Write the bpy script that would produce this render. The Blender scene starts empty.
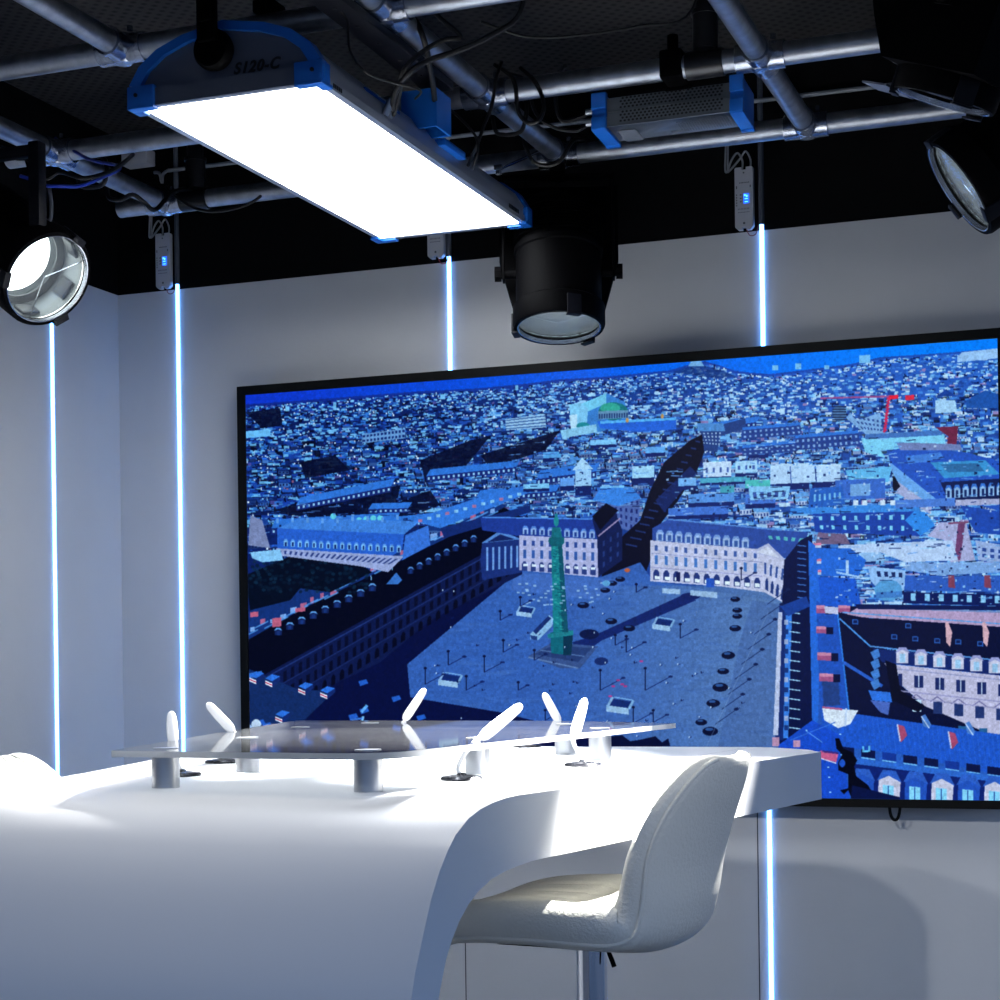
import bpy, bmesh, math, random
import numpy as np
from mathutils import Vector, Matrix

SC = bpy.context.scene
COL = SC.collection
V = Vector

# ---------------------------------------------------------------- colours and materials
def lin(c):
    return tuple(((v/255)/12.92 if v/255 <= .04045 else ((v/255+.055)/1.055)**2.4) for v in c)

def mat(name, c, rough=.5, metal=0.0, bump=0.0, bscale=60.0, vary=0.0, vscale=6.0, spec=.5, coat=0.0, trans=0.0, ior=1.45, emit=None, estr=0.0, stretch=None):
    m = bpy.data.materials.new(name); m.use_nodes = True
    nt = m.node_tree; b = nt.nodes['Principled BSDF']; L = nt.links
    col = lin(c)+(1,)
    b.inputs['Base Color'].default_value = col
    b.inputs['Roughness'].default_value = rough
    b.inputs['Metallic'].default_value = metal
    b.inputs['Specular IOR Level'].default_value = spec
    b.inputs['Coat Weight'].default_value = coat
    b.inputs['Transmission Weight'].default_value = trans
    b.inputs['IOR'].default_value = ior
    if emit:
        b.inputs['Emission Color'].default_value = lin(emit)+(1,)
        b.inputs['Emission Strength'].default_value = estr
    tc = nt.nodes.new('ShaderNodeTexCoord'); src = tc.outputs['Object']
    if stretch:
        mp = nt.nodes.new('ShaderNodeMapping'); mp.inputs['Scale'].default_value = stretch
        L.new(src, mp.inputs['Vector']); src = mp.outputs['Vector']
    if vary > 0:
        n = nt.nodes.new('ShaderNodeTexNoise'); n.inputs['Scale'].default_value = vscale; n.inputs['Detail'].default_value = 4
        L.new(src, n.inputs['Vector'])
        r = nt.nodes.new('ShaderNodeValToRGB')
        lo = tuple(v*(1-vary) for v in col[:3])+(1,); hi = tuple(min(1, v*(1+vary)) for v in col[:3])+(1,)
        r.color_ramp.elements[0].color = lo; r.color_ramp.elements[1].color = hi
        r.color_ramp.elements[0].position = .3; r.color_ramp.elements[1].position = .7
        L.new(n.outputs['Fac'], r.inputs['Fac']); L.new(r.outputs['Color'], b.inputs['Base Color'])
    if bump > 0:
        n = nt.nodes.new('ShaderNodeTexNoise'); n.inputs['Scale'].default_value = bscale; n.inputs['Detail'].default_value = 5
        L.new(src, n.inputs['Vector'])
        bp = nt.nodes.new('ShaderNodeBump'); bp.inputs['Strength'].default_value = bump; bp.inputs['Distance'].default_value = .01
        L.new(n.outputs['Fac'], bp.inputs['Height']); L.new(bp.outputs['Normal'], b.inputs['Normal'])
    return m

M = {}
M['wall'] = mat('white_wall_paint', (205, 206, 208), .7, bump=.04, bscale=90, vary=.02)
M['black'] = mat('black_wall_paint', (3, 3, 4), .9, bump=.05, spec=.1)
M['floor'] = mat('dark_floor', (60, 62, 66), .5, vary=.1)
M['desk'] = mat('white_solid_surface', (232, 232, 233), .38, bump=.01, bscale=200, spec=.4)
M['seam'] = mat('dark_joint', (70, 72, 78), .7)
M['deskseam'] = mat('desk_joint', (165, 165, 170), .6)
M['leather'] = mat('white_leatherette', (226, 224, 214), .36, bump=.22, bscale=180, spec=.5)
M['chrome'] = mat('chrome', (215, 220, 228), .12, 1.0)
M['steel'] = mat('brushed_steel', (185, 187, 190), .28, 1.0, bump=.03, bscale=40, stretch=(60, 60, 1))
M['galv'] = mat('galvanised_steel', (166, 171, 180), .42, 1.0, vary=.22, vscale=30, bump=.06, bscale=80)
M['cast'] = mat('cast_fitting', (165, 170, 182), .25, 1.0, vary=.25, vscale=50, bump=.15, bscale=60)
M['dark'] = mat('dark_pipe_sleeve', (26, 27, 31), .35, .5)
M['fixture'] = mat('black_enamel', (3, 3, 4), .6, 0, bump=.05, bscale=120, spec=.03)
M['fixture_blue'] = mat('dark_navy_enamel', (8, 9, 16), .5, 0, spec=.15)
M['rubber'] = mat('black_cable', (6, 6, 8), .5, spec=.3)
M['bluecable'] = mat('blue_cable', (26, 48, 150), .4)
M['greycable'] = mat('grey_cable', (120, 124, 132), .5)
M['blue'] = mat('blue_casting', (14, 92, 182), .42, spec=.5, bump=.03)
M['alu'] = mat('silver_aluminium', (190, 193, 200), .38, .6, bump=.02)
M['endplate'] = mat('grey_end_plate', (82, 88, 104), .5, .3)
M['ink'] = mat('black_print', (8, 8, 10), .6)
M['greyink'] = mat('grey_print', (86, 90, 98), .6)
M['psu'] = mat('grey_psu_metal', (96, 102, 110), .45, .4, bump=.02)
M['ctrl'] = mat('controller_plastic', (178, 181, 190), .5)
M['bezel'] = mat('black_bezel', (6, 7, 8), .55, spec=.15)
M['mic'] = mat('white_microphone', (240, 240, 240), .35)
M['micbase'] = mat('dark_grey_base', (36, 37, 43), .25, .3)
M['reflector'] = mat('faceted_reflector', (215, 224, 226), .38, .75, bump=.2, bscale=30)
M['lampinside'] = mat('grey_lamp_interior', (120, 128, 132), .45, .5, bump=.05)
M['lampslot'] = mat('dark_lamp_slot', (40, 48, 54), .5, .3)
M['chain'] = mat('bright_zinc', (190, 195, 205), .25, 1.0)
M['red'] = mat('red_wire', (120, 20, 30), .5)

def emis(name, c, s):
    m = bpy.data.materials.new(name); m.use_nodes = True; nt = m.node_tree; nt.nodes.clear()
    o = nt.nodes.new('ShaderNodeOutputMaterial'); e = nt.nodes.new('ShaderNodeEmission')
    e.inputs['Color'].default_value = lin(c)+(1,); e.inputs['Strength'].default_value = s
    nt.links.new(e.outputs[0], o.inputs[0]); return m
M['panel'] = emis('lit_diffuser', (246, 250, 255), 17.0)
M['strip'] = emis('lit_led_strip', (97, 162, 255), 11.0)
M['stripoff'] = mat('unlit_led_channel', (60, 66, 78), .5)
M['bulbdim'] = emis('dim_lamp', (246, 252, 255), 30.0)
M['bulb'] = emis('lit_lamp', (255, 252, 244), 6.0)
M['display'] = emis('blue_display', (30, 90, 255), 2.2)
M['displayhi'] = emis('cyan_display', (90, 190, 255), 2.6)

def glassmat(name, c, rough, ior, haze=0.0):
    # thin clear sheet: clear transmission with a Fresnel reflection and a trace of white scatter
    m = bpy.data.materials.new(name); m.use_nodes = True; nt = m.node_tree; nt.nodes.clear(); N = nt.nodes.new; L = nt.links
    o = N('ShaderNodeOutputMaterial'); t = N('ShaderNodeBsdfTransparent'); g = N('ShaderNodeBsdfGlossy'); f = N('ShaderNodeFresnel'); x = N('ShaderNodeMixShader'); d = N('ShaderNodeBsdfDiffuse'); y = N('ShaderNodeMixShader')
    t.inputs['Color'].default_value = lin(c)+(1,); g.inputs['Roughness'].default_value = rough; f.inputs['IOR'].default_value = ior; d.inputs['Color'].default_value = (.85, .87, .9, 1); y.inputs['Fac'].default_value = haze
    L.new(f.outputs[0], x.inputs['Fac']); L.new(t.outputs[0], x.inputs[1]); L.new(g.outputs[0], x.inputs[2]); L.new(x.outputs[0], y.inputs[1]); L.new(d.outputs[0], y.inputs[2]); L.new(y.outputs[0], o.inputs['Surface'])
    return m
M['glass'] = glassmat('clear_acrylic', (240, 243, 246), .04, 1.45, .008)
M['edge'] = mat('bright_acrylic_edge', (250, 252, 253), .35, trans=.6, ior=1.2)  # whiteness stands in for lamp light gathered inside the acrylic
M['lens'] = glassmat('lamp_lens', (240, 246, 248), .15, 1.3, .05)

# perforated black cloth / mesh for the ceiling
def ceiling_mat():
    m = mat('black_mesh_ceiling', (12, 12, 13), .7, spec=.12); nt = m.node_tree; L = nt.links; b = nt.nodes['Principled BSDF']
    tc = nt.nodes.new('ShaderNodeTexCoord'); mp = nt.nodes.new('ShaderNodeMapping'); mp.inputs['Rotation'].default_value = (0, 0, .75); mp.inputs['Scale'].default_value = (38, 38, 38)
    L.new(tc.outputs['Object'], mp.inputs['Vector'])
    ck = nt.nodes.new('ShaderNodeTexVoronoi'); ck.inputs['Scale'].default_value = 1.0; ck.inputs['Randomness'].default_value = 0.0
    L.new(mp.outputs['Vector'], ck.inputs['Vector'])
    r = nt.nodes.new('ShaderNodeValToRGB'); r.color_ramp.elements[0].position = .3; r.color_ramp.elements[1].position = .5
    r.color_ramp.elements[0].color = (.001, .001, .001, 1); r.color_ramp.elements[1].color = (.030, .028, .028, 1)
    L.new(ck.outputs['Distance'], r.inputs['Fac']); L.new(r.outputs['Color'], b.inputs['Base Color'])
    return m
M['ceiling'] = ceiling_mat()

# ---------------------------------------------------------------- mesh building
class MB:
    def __init__(s): s.v = []; s.f = []; s.sm = []; s.mi = []
    def add(s, vs, fs, smooth=True, mi=0):
        o = len(s.v); s.v += [tuple(v) for v in vs]; s.f += [tuple(i+o for i in f) for f in fs]; s.sm += [smooth]*len(fs); s.mi += [mi]*len(fs)
        return s
    def box(s, lo, hi, mx=None, mi=0, bev=0.0):
        x0, y0, z0 = lo; x1, y1, z1 = hi
        if bev > 0:
            b = bmesh.new(); bmesh.ops.create_cube(b, size=1)
            for v in b.verts: v.co = V(((x0+x1)/2+v.co.x*(x1-x0), (y0+y1)/2+v.co.y*(y1-y0), (z0+z1)/2+v.co.z*(z1-z0)))
            bmesh.ops.bevel(b, geom=b.edges[:], offset=bev, segments=2, affect='EDGES', profile=.6)
            b.verts.ensure_lookup_table(); vs = [v.co.copy() for v in b.verts]; fs = [tuple(v.index for v in f.verts) for f in b.faces]; b.free()
        else:
            vs = [V(p) for p in [(x0, y0, z0), (x1, y0, z0), (x1, y1, z0), (x0, y1, z0), (x0, y0, z1), (x1, y0, z1), (x1, y1, z1), (x0, y1, z1)]]
            fs = [(0, 3, 2, 1), (4, 5, 6, 7), (0, 1, 5, 4), (1, 2, 6, 5), (2, 3, 7, 6), (3, 0, 4, 7)]
        if mx: vs = [mx @ v for v in vs]
        return s.add(vs, fs, bev > 0, mi)
    def cyl(s, a, b, r, r2=None, n=24, caps=True, mi=0):
        a, b = V(a), V(b); r2 = r if r2 is None else r2; d = (b-a).normalized()
        u = d.orthogonal().normalized(); w = d.cross(u)
        vs = [a+(u*math.cos(t)+w*math.sin(t))*r for t in [i*math.tau/n for i in range(n)]]+[b+(u*math.cos(t)+w*math.sin(t))*r2 for t in [i*math.tau/n for i in range(n)]]
        fs = [(i, (i+1) % n, n+(i+1) % n, n+i) for i in range(n)]
        s.add(vs, fs, True, mi)
        if caps: s.add(vs[:n], [tuple(range(n))[::-1]], False, mi); s.add(vs[n:], [tuple(range(n))], False, mi)
        return s
    def lathe(s, prof, mx=None, n=40, mi=0, smooth=True):
        # prof: (r, z) list
        vs = []; fs = []
        for r, z in prof: vs += [V((r*math.cos(i*math.tau/n), r*math.sin(i*math.tau/n), z)) for i in range(n)]
        for k in range(len(prof)-1):
            for i in range(n): fs.append((k*n+i, k*n+(i+1) % n, (k+1)*n+(i+1) % n, (k+1)*n+i))
        if mx: vs = [mx @ v for v in vs]
        return s.add(vs, fs, smooth, mi)
    def tube(s, pts, r, n=10, closed=False, sub=6, mi=0, rads=None):
        P = [V(p) for p in pts]
        if sub > 1 and len(P) > 2:
            Q = []; R = []; m = len(P)
            for i in range(m-1 if not closed else m):
                g = lambda k: P[k % m] if closed else P[max(0, min(m-1, k))]
                p0, p1, p2, p3 = g(i-1), g(i), g(i+1), g(i+2)
                for j in range(sub):
                    t = j/sub
                    Q.append(.5*((2*p1)+(p2-p0)*t+(2*p0-5*p1+4*p2-p3)*t*t+(3*p1-p0-3*p2+p3)*t**3))
                    if rads: R.append(rads[i]*(1-t)+rads[min(m-1, i+1)]*t)
            if not closed: Q.append(P[-1]); R.append(rads[-1] if rads else r)
            P = Q; rads = R if rads else None
        m = len(P); vs = []; u = None
        for i in range(m):
            a = P[i-1] if (i or closed) else P[i]; b = P[(i+1) % m] if (i < m-1 or closed) else P[i]
            d = (b-a).normalized()
            u = d.orthogonal().normalized() if u is None else (u-d*u.dot(d)).normalized()
            w = d.cross(u); rr = rads[i] if rads else r
            vs += [P[i]+(u*math.cos(k*math.tau/n)+w*math.sin(k*math.tau/n))*rr for k in range(n)]
        fs = [(i*n+k, i*n+(k+1) % n, ((i+1) % m)*n+(k+1) % n, ((i+1) % m)*n+k) for i in range(m if closed else m-1) for k in range(n)]
        if not closed: fs += [tuple(range(n))[::-1], tuple((m-1)*n+k for k in range(n))]
        return s.add(vs, fs, True, mi)
    def prism(s, poly, axis, a, b, mi=0, smooth=False):
        # poly of 2D points on the two other axes, extruded along axis 'x','y','z' from a to b
        def mk(p, t): return {'x': (t, p[0], p[1]), 'y': (p[0], t, p[1]), 'z': (p[0], p[1], t)}[axis]
        n = len(poly); vs = [mk(p, a) for p in poly]+[mk(p, b) for p in poly]
        s.add(vs, [(i, (i+1) % n, n+(i+1) % n, n+i) for i in range(n)], smooth, mi)
        s.add(vs, [tuple(range(n))[::-1], tuple(range(n, 2*n))], False, mi); return s
    def build(s, name, m, parent=None, world=False, angle=35, recalc=True):
        me = bpy.data.meshes.new(name)
        vs = s.v
        if world and parent is not None:
            inv = parent.matrix_basis.inverted(); vs = [tuple(inv @ V(v)) for v in vs]
        me.from_pydata(vs, [], s.f)
        me.polygons.foreach_set('use_smooth', s.sm); me.polygons.foreach_set('material_index', s.mi)
        ms = m if isinstance(m, (list, tuple)) else [m]
        for k in ms: me.materials.append(M[k] if isinstance(k, str) else k)
        b = bmesh.new(); b.from_mesh(me); bmesh.ops.remove_doubles(b, verts=b.verts, dist=1e-5)
        if recalc: bmesh.ops.recalc_face_normals(b, faces=b.faces)
        b.to_mesh(me); b.free()
        me.set_sharp_from_angle(angle=math.radians(angle)); me.update()
        o = bpy.data.objects.new(name, me); COL.objects.link(o)
        if parent is not None: o.parent = parent
        return o

def tag(o, label, cat, group=None, kind=None):
    if label: o['label'] = label
    if cat: o['category'] = cat
    if group: o['group'] = group
    if kind: o['kind'] = kind
    return o
def thing(name, label, cat, loc=(0, 0, 0), rotz=0, group=None, mx=None):
    o = bpy.data.objects.new(name, None); COL.objects.link(o)
    if mx is not None: o.matrix_basis = mx
    else: o.matrix_basis = Matrix.Translation(loc) @ Matrix.Rotation(rotz, 4, 'Z')
    o.empty_display_size = .05
    return tag(o, label, cat, group)
def copy_tree(o, parent=None):
    c = o.copy(); COL.objects.link(c)
    if parent is not None: c.parent = parent
    for ch in list(o.children): copy_tree(ch, c)
    return c
def struct(o): o['kind'] = 'structure'; return o
def aim(loc, n, up=(0, 0, 1)):
    # matrix whose local -Z points along n
    z = -V(n).normalized(); x = V(up).cross(z)
    if x.length < 1e-4: x = V((1, 0, 0))
    x.normalize(); y = z.cross(x)
    m = Matrix((x, y, z)).transposed().to_4x4(); m.translation = V(loc); return m

# ---------------------------------------------------------------- camera
FPX = 1759.0
cam = bpy.data.cameras.new('camera'); co = bpy.data.objects.new('camera', cam); COL.objects.link(co)
cam.sensor_width = 36; cam.lens = FPX/1000*36; cam.shift_y = .169; cam.clip_start = .05
co.matrix_basis = Matrix.Translation((0, 0, 1.22)) @ Matrix.Rotation(math.radians(20.57), 4, 'Z') @ Matrix.Rotation(math.pi/2, 4, 'X') @ Matrix.Rotation(-.013, 4, 'Z')
SC.camera = co

# ---------------------------------------------------------------- the room
XL, YB, ZB, ZC = -2.969, 4.63, 2.377, 2.86
XR, YF = 2.2, -1.6
b = MB(); b.box((XL-.1, YB, 0), (XR+.1, YB+.1, ZB), mi=0); b.box((XL-.1, YB, ZB), (XR+.1, YB+.1, ZC), mi=1)
struct(b.build('wall_back', ['wall', 'black']))
b = MB(); b.box((XL-.1, YF, 0), (XL, YB, ZB), mi=0); b.box((XL-.1, YF, ZB), (XL, YB, ZC), mi=1)
struct(b.build('wall_left', ['wall', 'black']))
b = MB(); b.box((XL-.1, YF-.1, -.1), (XR+.1, YB+.1, 0)); struct(b.build('floor', 'floor'))
b = MB(); b.box((XL-.1, YF-.1, ZC), (XR+.1, YB+.1, ZC+.08)); struct(b.build('ceiling', 'ceiling'))
for k, x in enumerate((-1.853, -1.010)):
    b = MB(); b.box((x-.0016, YB-.0006, .02), (x+.0016, YB, .92)); struct(b.build('trim_%d' % (k+1), 'seam'))

# ---------------------------------------------------------------- light strips on the walls
def strip(label, x, y, wall='back', z0=0.0):
    t = thing('led_strip', label, 'light strip', (x, y, 0), 0 if wall == 'back' else math.pi/2, 'vertical light strips')
    def half(z0, z1, w, d):
        b = MB(); P = [(w*math.cos(a), -d*math.sin(a)) for a in [i*math.pi/8 for i in range(9)]]
        b.prism([(w, 0)]+P[1:-1]+[(-w, 0)], 'z', z0, z1, smooth=True); return b
    half(z0, 2.392, .0056, .0065).build('diffuser', 'strip', t)
    o = half(2.392, 2.84 if wall == 'back' else 2.52, .0075, .008).build('cable_channel', 'stripoff', t); o['label'] = 'unlit grey channel above the lit strip'
    return t
strip('lit light strip on the back wall in the gap between the corner and the television', -2.760, YB)
strip('lit light strip on the back wall ending above the television, left of the hanging spotlight', -1.876, YB, z0=1.0)
strip('lit light strip right of the hanging spotlight, showing again below the desk corner', -.978, YB)
strip('lit light strip on the left wall beneath the round glowing spotlight', XL, 4.281, 'left')

# ---------------------------------------------------------------- strip controllers
def controller(label, x, z, cables=True):
    t = thing('led_controller', label, 'controller', (x, YB-.0001, z), 0, 'light strip controllers')
    b = MB(); w, h = .0245, .083
    P = [(-w, -h+.008), (-w+.008, -h), (-.006, -h), (-.006, -h+.007), (.006, -h+.007), (.006, -h), (w-.008, -h), (w, -h+.008), (w, h-.003), (w-.003, h), (.006, h), (.006, h-.007), (-.006, h-.007), (-.006, h), (-w+.003, h), (-w, h-.003)]
    b.prism(P, 'y', -.022, -.006); b0 = b; b0.box((-.018, -.006, -.06), (.018, 0, .06))
    b = MB(); b.box((-.001, -.0232, -.014), (.014, -.0215, .012)); d = b.build('display', 'display', t)
    b = MB(); b.box((.001, -.0238, .005), (.005, -.023, .010)); b.box((.006, -.0238, .002), (.010, -.023, .008)); b.box((.002, -.0238, -.003), (.011, -.023, -.001)); b.box((.002, -.0238, -.011), (.011, -.023, -.009)); b.build('digit_segments', 'displayhi', d)
    b = MB()
    for k in range(3): b.box((-.011, -.0228, .008-.009*k), (-.006, -.0215, .011-.009*k))
    for k in range(5): b.box((-.021, -.0226, .008-.007*k), (-.018, -.0215, .012-.007*k))
    b.box((-.021, -.0226, .026), (-.018, -.0215, .034)); b.box((.016, -.0226, .028), (.019, -.0215, .034))
    b.cyl((0, -.0226, .068), (0, -.021, .068), .0024, n=10); b.cyl((0, -.0226, -.066), (0, -.021, -.066), .0032, n=10)
    for k in range(8): b.box((-.016+.004*k, -.0224, -.030), (-.0145+.004*k, -.0215, -.026)); b.box((-.016+.004*k, -.0224, -.038), (-.0135+.004*k, -.0215, -.036))
    for k in range(7): b.box((-.012+.004*k, -.0224, .040), (-.0095+.004*k, -.0215, .043))
    b0.add(b.v, b.f, False, 1); b0.build('casing', ['ctrl', 'greyink'], t)
    for dx, s in ((-.006, 0), (.016, .012)):
        b = MB(); b.tube([(dx, -.012, h-.004), (dx+.001, -.012, h+.02), (dx-.012, -.012, h+.042+s*.2), (dx-.028, -.012, h+.025), (-.046+s*.4, -.012, h-.004), (-.052+s*.6, -.012, h+.002), (-.050+s*.5, -.010, h+.06), (-.049+s*.5, -.008, h+.14)], .0026, 8, sub=5)
        b.build('cable', 'greycable', t)
    b = MB(); b.tube([(.003, -.01, -h+.004), (.012, -.01, -h-.014), (.028, -.01, -h-.012), (.036, -.01, -h+.012)], .0012, 6); b.build('wire', 'red', t)
    return t
controller('white controller box on the black band near the left corner beside the left strip', -2.797, 2.462)
controller('white controller box mostly hidden behind the far end of the overhead light panel', -1.908, 2.470)
controller('white controller box on the black band right of the hanging black spotlight', -1.020, 2.462)

# ---------------------------------------------------------------- conduit along the top of the back wall
b = MB(); b.cyl((-2.78, YB-.012, 2.735), (1.2, YB-.012, 2.700), .006, n=10)
t = thing('conduit', 'thin pale conduit running level along the top of the black band', 'conduit', (-.8, YB, 2.72))
b.build('tube', 'greycable', t, world=True)
b = MB(); b.tube([(-2.785, YB-.01, 2.735), (-2.80, YB-.01, 2.725), (-2.803, YB-.01, 2.70)], .005, 8); b.tube([(-2.83, YB-.01, 2.735), (-2.812, YB-.01, 2.73), (-2.805, YB-.01, 2.705)], .005, 8); b.build('elbow', 'greycable', t, world=True)
b = MB(); b.box((-2.92, YB-.05, 2.755), (-2.83, YB-.0005, 2.80), bev=.004)
tag(b.build('junction_box', 'ctrl'), 'small pale junction box high in the left corner of the back wall', 'junction box')

# ---------------------------------------------------------------- television
YT = 4.545
tv = thing('television', 'huge black framed television showing a blue aerial view of a city square', 'television', (-1.44, YB, .85))
def frame_screen():
    xo0, xo1, zo0, zo1 = -2.516, -.3435, .8534, 2.0545
    xi0, xi1, zi0, zi1 = -2.489, -.370, .8751, 2.0286
    b = MB()
    for lo, hi in (((xo0, YT, zi1), (xo1, YT+.032, zo1)), ((xo0, YT, zo0), (xo1, YT+.032, zi0)), ((xo0, YT, zi0), (xi0, YT+.032, zi1)), ((xi1, YT, zi0), (xo1, YT+.032, zi1))): b.box(lo, hi)
    b.build('bezel', 'bezel', tv, world=True)
    b = MB(); b.box((xo0+.004, YT+.012, zo0+.004), (xo1-.004, YT+.034, zo1-.004)); b.build('rear_housing', 'bezel', tv, world=True)
    b = MB(); b.box((-2.2, YT+.034, 1.2), (-.7, YB, 1.7)); b.build('wall_bracket', 'bezel', tv, world=True)
    b = MB(); b.tube([(-.655, YT+.03, .86), (-.652, YT+.028, .835), (-.645, YT+.028, .822), (-.636, YT+.028, .822), (-.630, YT+.028, .836), (-.627, YT+.03, .86)], .004, 8); b.build('pull_strap', 'bezel', tv, world=True)
    # the lit picture, a flat panel just inside the bezel
    me = bpy.data.meshes.new('picture'); inv = tv.matrix_basis.inverted(); yp = YT+.004
    me.from_pydata([tuple(inv @ V(p)) for p in ((xi0, yp, zi0), (xi1, yp, zi0), (xi1, yp, zi1), (xi0, yp, zi1))], [], [(0, 1, 2, 3)])
    uv = me.uv_layers.new(name='uv'); 
    for k, q in enumerate(((0, 0), (1, 0), (1, 1), (0, 1))): uv.data[k].uv = q
    o = bpy.data.objects.new('picture', me); COL.objects.link(o); o.parent = tv
    return o, (xi0, xi1, zi0, zi1, yp)
picture, RECT = frame_screen()
# ---------------------------------------------------------------- the picture on the television, painted procedurally
TX0, TY0, TS = 236, 325, 2
class Paint:
    def __init__(s, seed=4):
        s.w, s.h = 772*TS, 490*TS
        s.a = np.zeros((s.h, s.w, 3), np.float32); s.r = random.Random(seed)
    def P(s, pts, c, al=1.0):
        p = [((x-TX0)*TS, (y-TY0)*TS) for x, y in pts]
        xs = [q[0] for q in p]; ys = [q[1] for q in p]
        x0, x1 = max(0, int(min(xs))-1), min(s.w, int(max(xs))+2)
        y0, y1 = max(0, int(min(ys))-1), min(s.h, int(max(ys))+2)
        if x1 <= x0 or y1 <= y0: return
        X, Y = np.meshgrid(np.arange(x0, x1)+.5, np.arange(y0, y1)+.5)
        m = np.zeros(X.shape, bool); n = len(p)
        for i in range(n):
            ax, ay = p[i]; bx, by = p[(i+1) % n]
            if ay == by: continue
            k = ((ay > Y) != (by > Y)) & (X < (bx-ax)*(Y-ay)/(by-ay)+ax)
            m ^= k
        v = s.a[y0:y1, x0:x1]
        v[m] = v[m]*(1-al)+np.array(c, np.float32)*al
    def R(s, x, y, w, h, c, k=-.04, al=1.0):
        s.P([(x, y), (x+w, y+k*w), (x+w, y+k*w+h), (x, y+h)], c, al)
    def L(s, a, b, w, c, al=1.0):
        dx, dy = b[0]-a[0], b[1]-a[1]; d = math.hypot(dx, dy) or 1
        nx, ny = -dy/d*w/2, dx/d*w/2
        s.P([(a[0]+nx, a[1]+ny), (b[0]+nx, b[1]+ny), (b[0]-nx, b[1]-ny), (a[0]-nx, a[1]-ny)], c, al)
    def E(s, x, y, rx, ry, c, al=1.0, rot=0):
        cr, sr = math.cos(rot), math.sin(rot)
        s.P([(x+rx*math.cos(t)*cr-ry*math.sin(t)*sr, y+rx*math.cos(t)*sr+ry*math.sin(t)*cr) for t in [i*math.tau/14 for i in range(14)]], c, al)
    def grid(s, q, nx, ny, c, fw=.5, fh=.6, jit=0, arch=False):
        # q: top-left, top-right, bottom-right, bottom-left
        def at(u, v):
            tx = q[0][0]+(q[1][0]-q[0][0])*u; ty = q[0][1]+(q[1][1]-q[0][1])*u
            bx = q[3][0]+(q[2][0]-q[3][0])*u; by = q[3][1]+(q[2][1]-q[3][1])*u
            return tx+(bx-tx)*v, ty+(by-ty)*v
        for j in range(ny):
            for i in range(nx):
                u0 = (i+.5-fw/2)/nx; u1 = (i+.5+fw/2)/nx; v0 = (j+.5-fh/2)/ny; v1 = (j+.5+fh/2)/ny
                cc = c if not jit else tuple(max(0, min(255, k+s.r.uniform(-jit, jit))) for k in c)
                pts = [at(u0, v0), at(u1, v0), at(u1, v1), at(u0, v1)]
                if arch: pts = [at(u0, v0+(v1-v0)*.3), at(u0*.7+u1*.3, v0), at(u0*.3+u1*.7, v0), at(u1, v0+(v1-v0)*.3), at(u1, v1), at(u0, v1)]
                s.P(pts, cc)
    def dormers(s, a, b, n, w, h, face, roof, win):
        for i in range(n):
            t = (i+.5)/n; x = a[0]+(b[0]-a[0])*t; y = a[1]+(b[1]-a[1])*t
            s.P([(x-w/2, y), (x-w/2, y-h*.7), (x, y-h), (x+w/2, y-h*.7), (x+w/2, y)], face)
            s.P([(x-w*.62, y-h*.66), (x-w*.3, y-h*1.08), (x+w*.3, y-h*1.08), (x+w*.62, y-h*.66), (x, y-h*.9)], roof)
            s.P([(x-w*.22, y-h*.05), (x-w*.22, y-h*.62), (x+w*.22, y-h*.62), (x+w*.22, y-h*.05)], win)

def lerp(a, b, t): return tuple(a[i]+(b[i]-a[i])*t for i in range(3))

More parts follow.
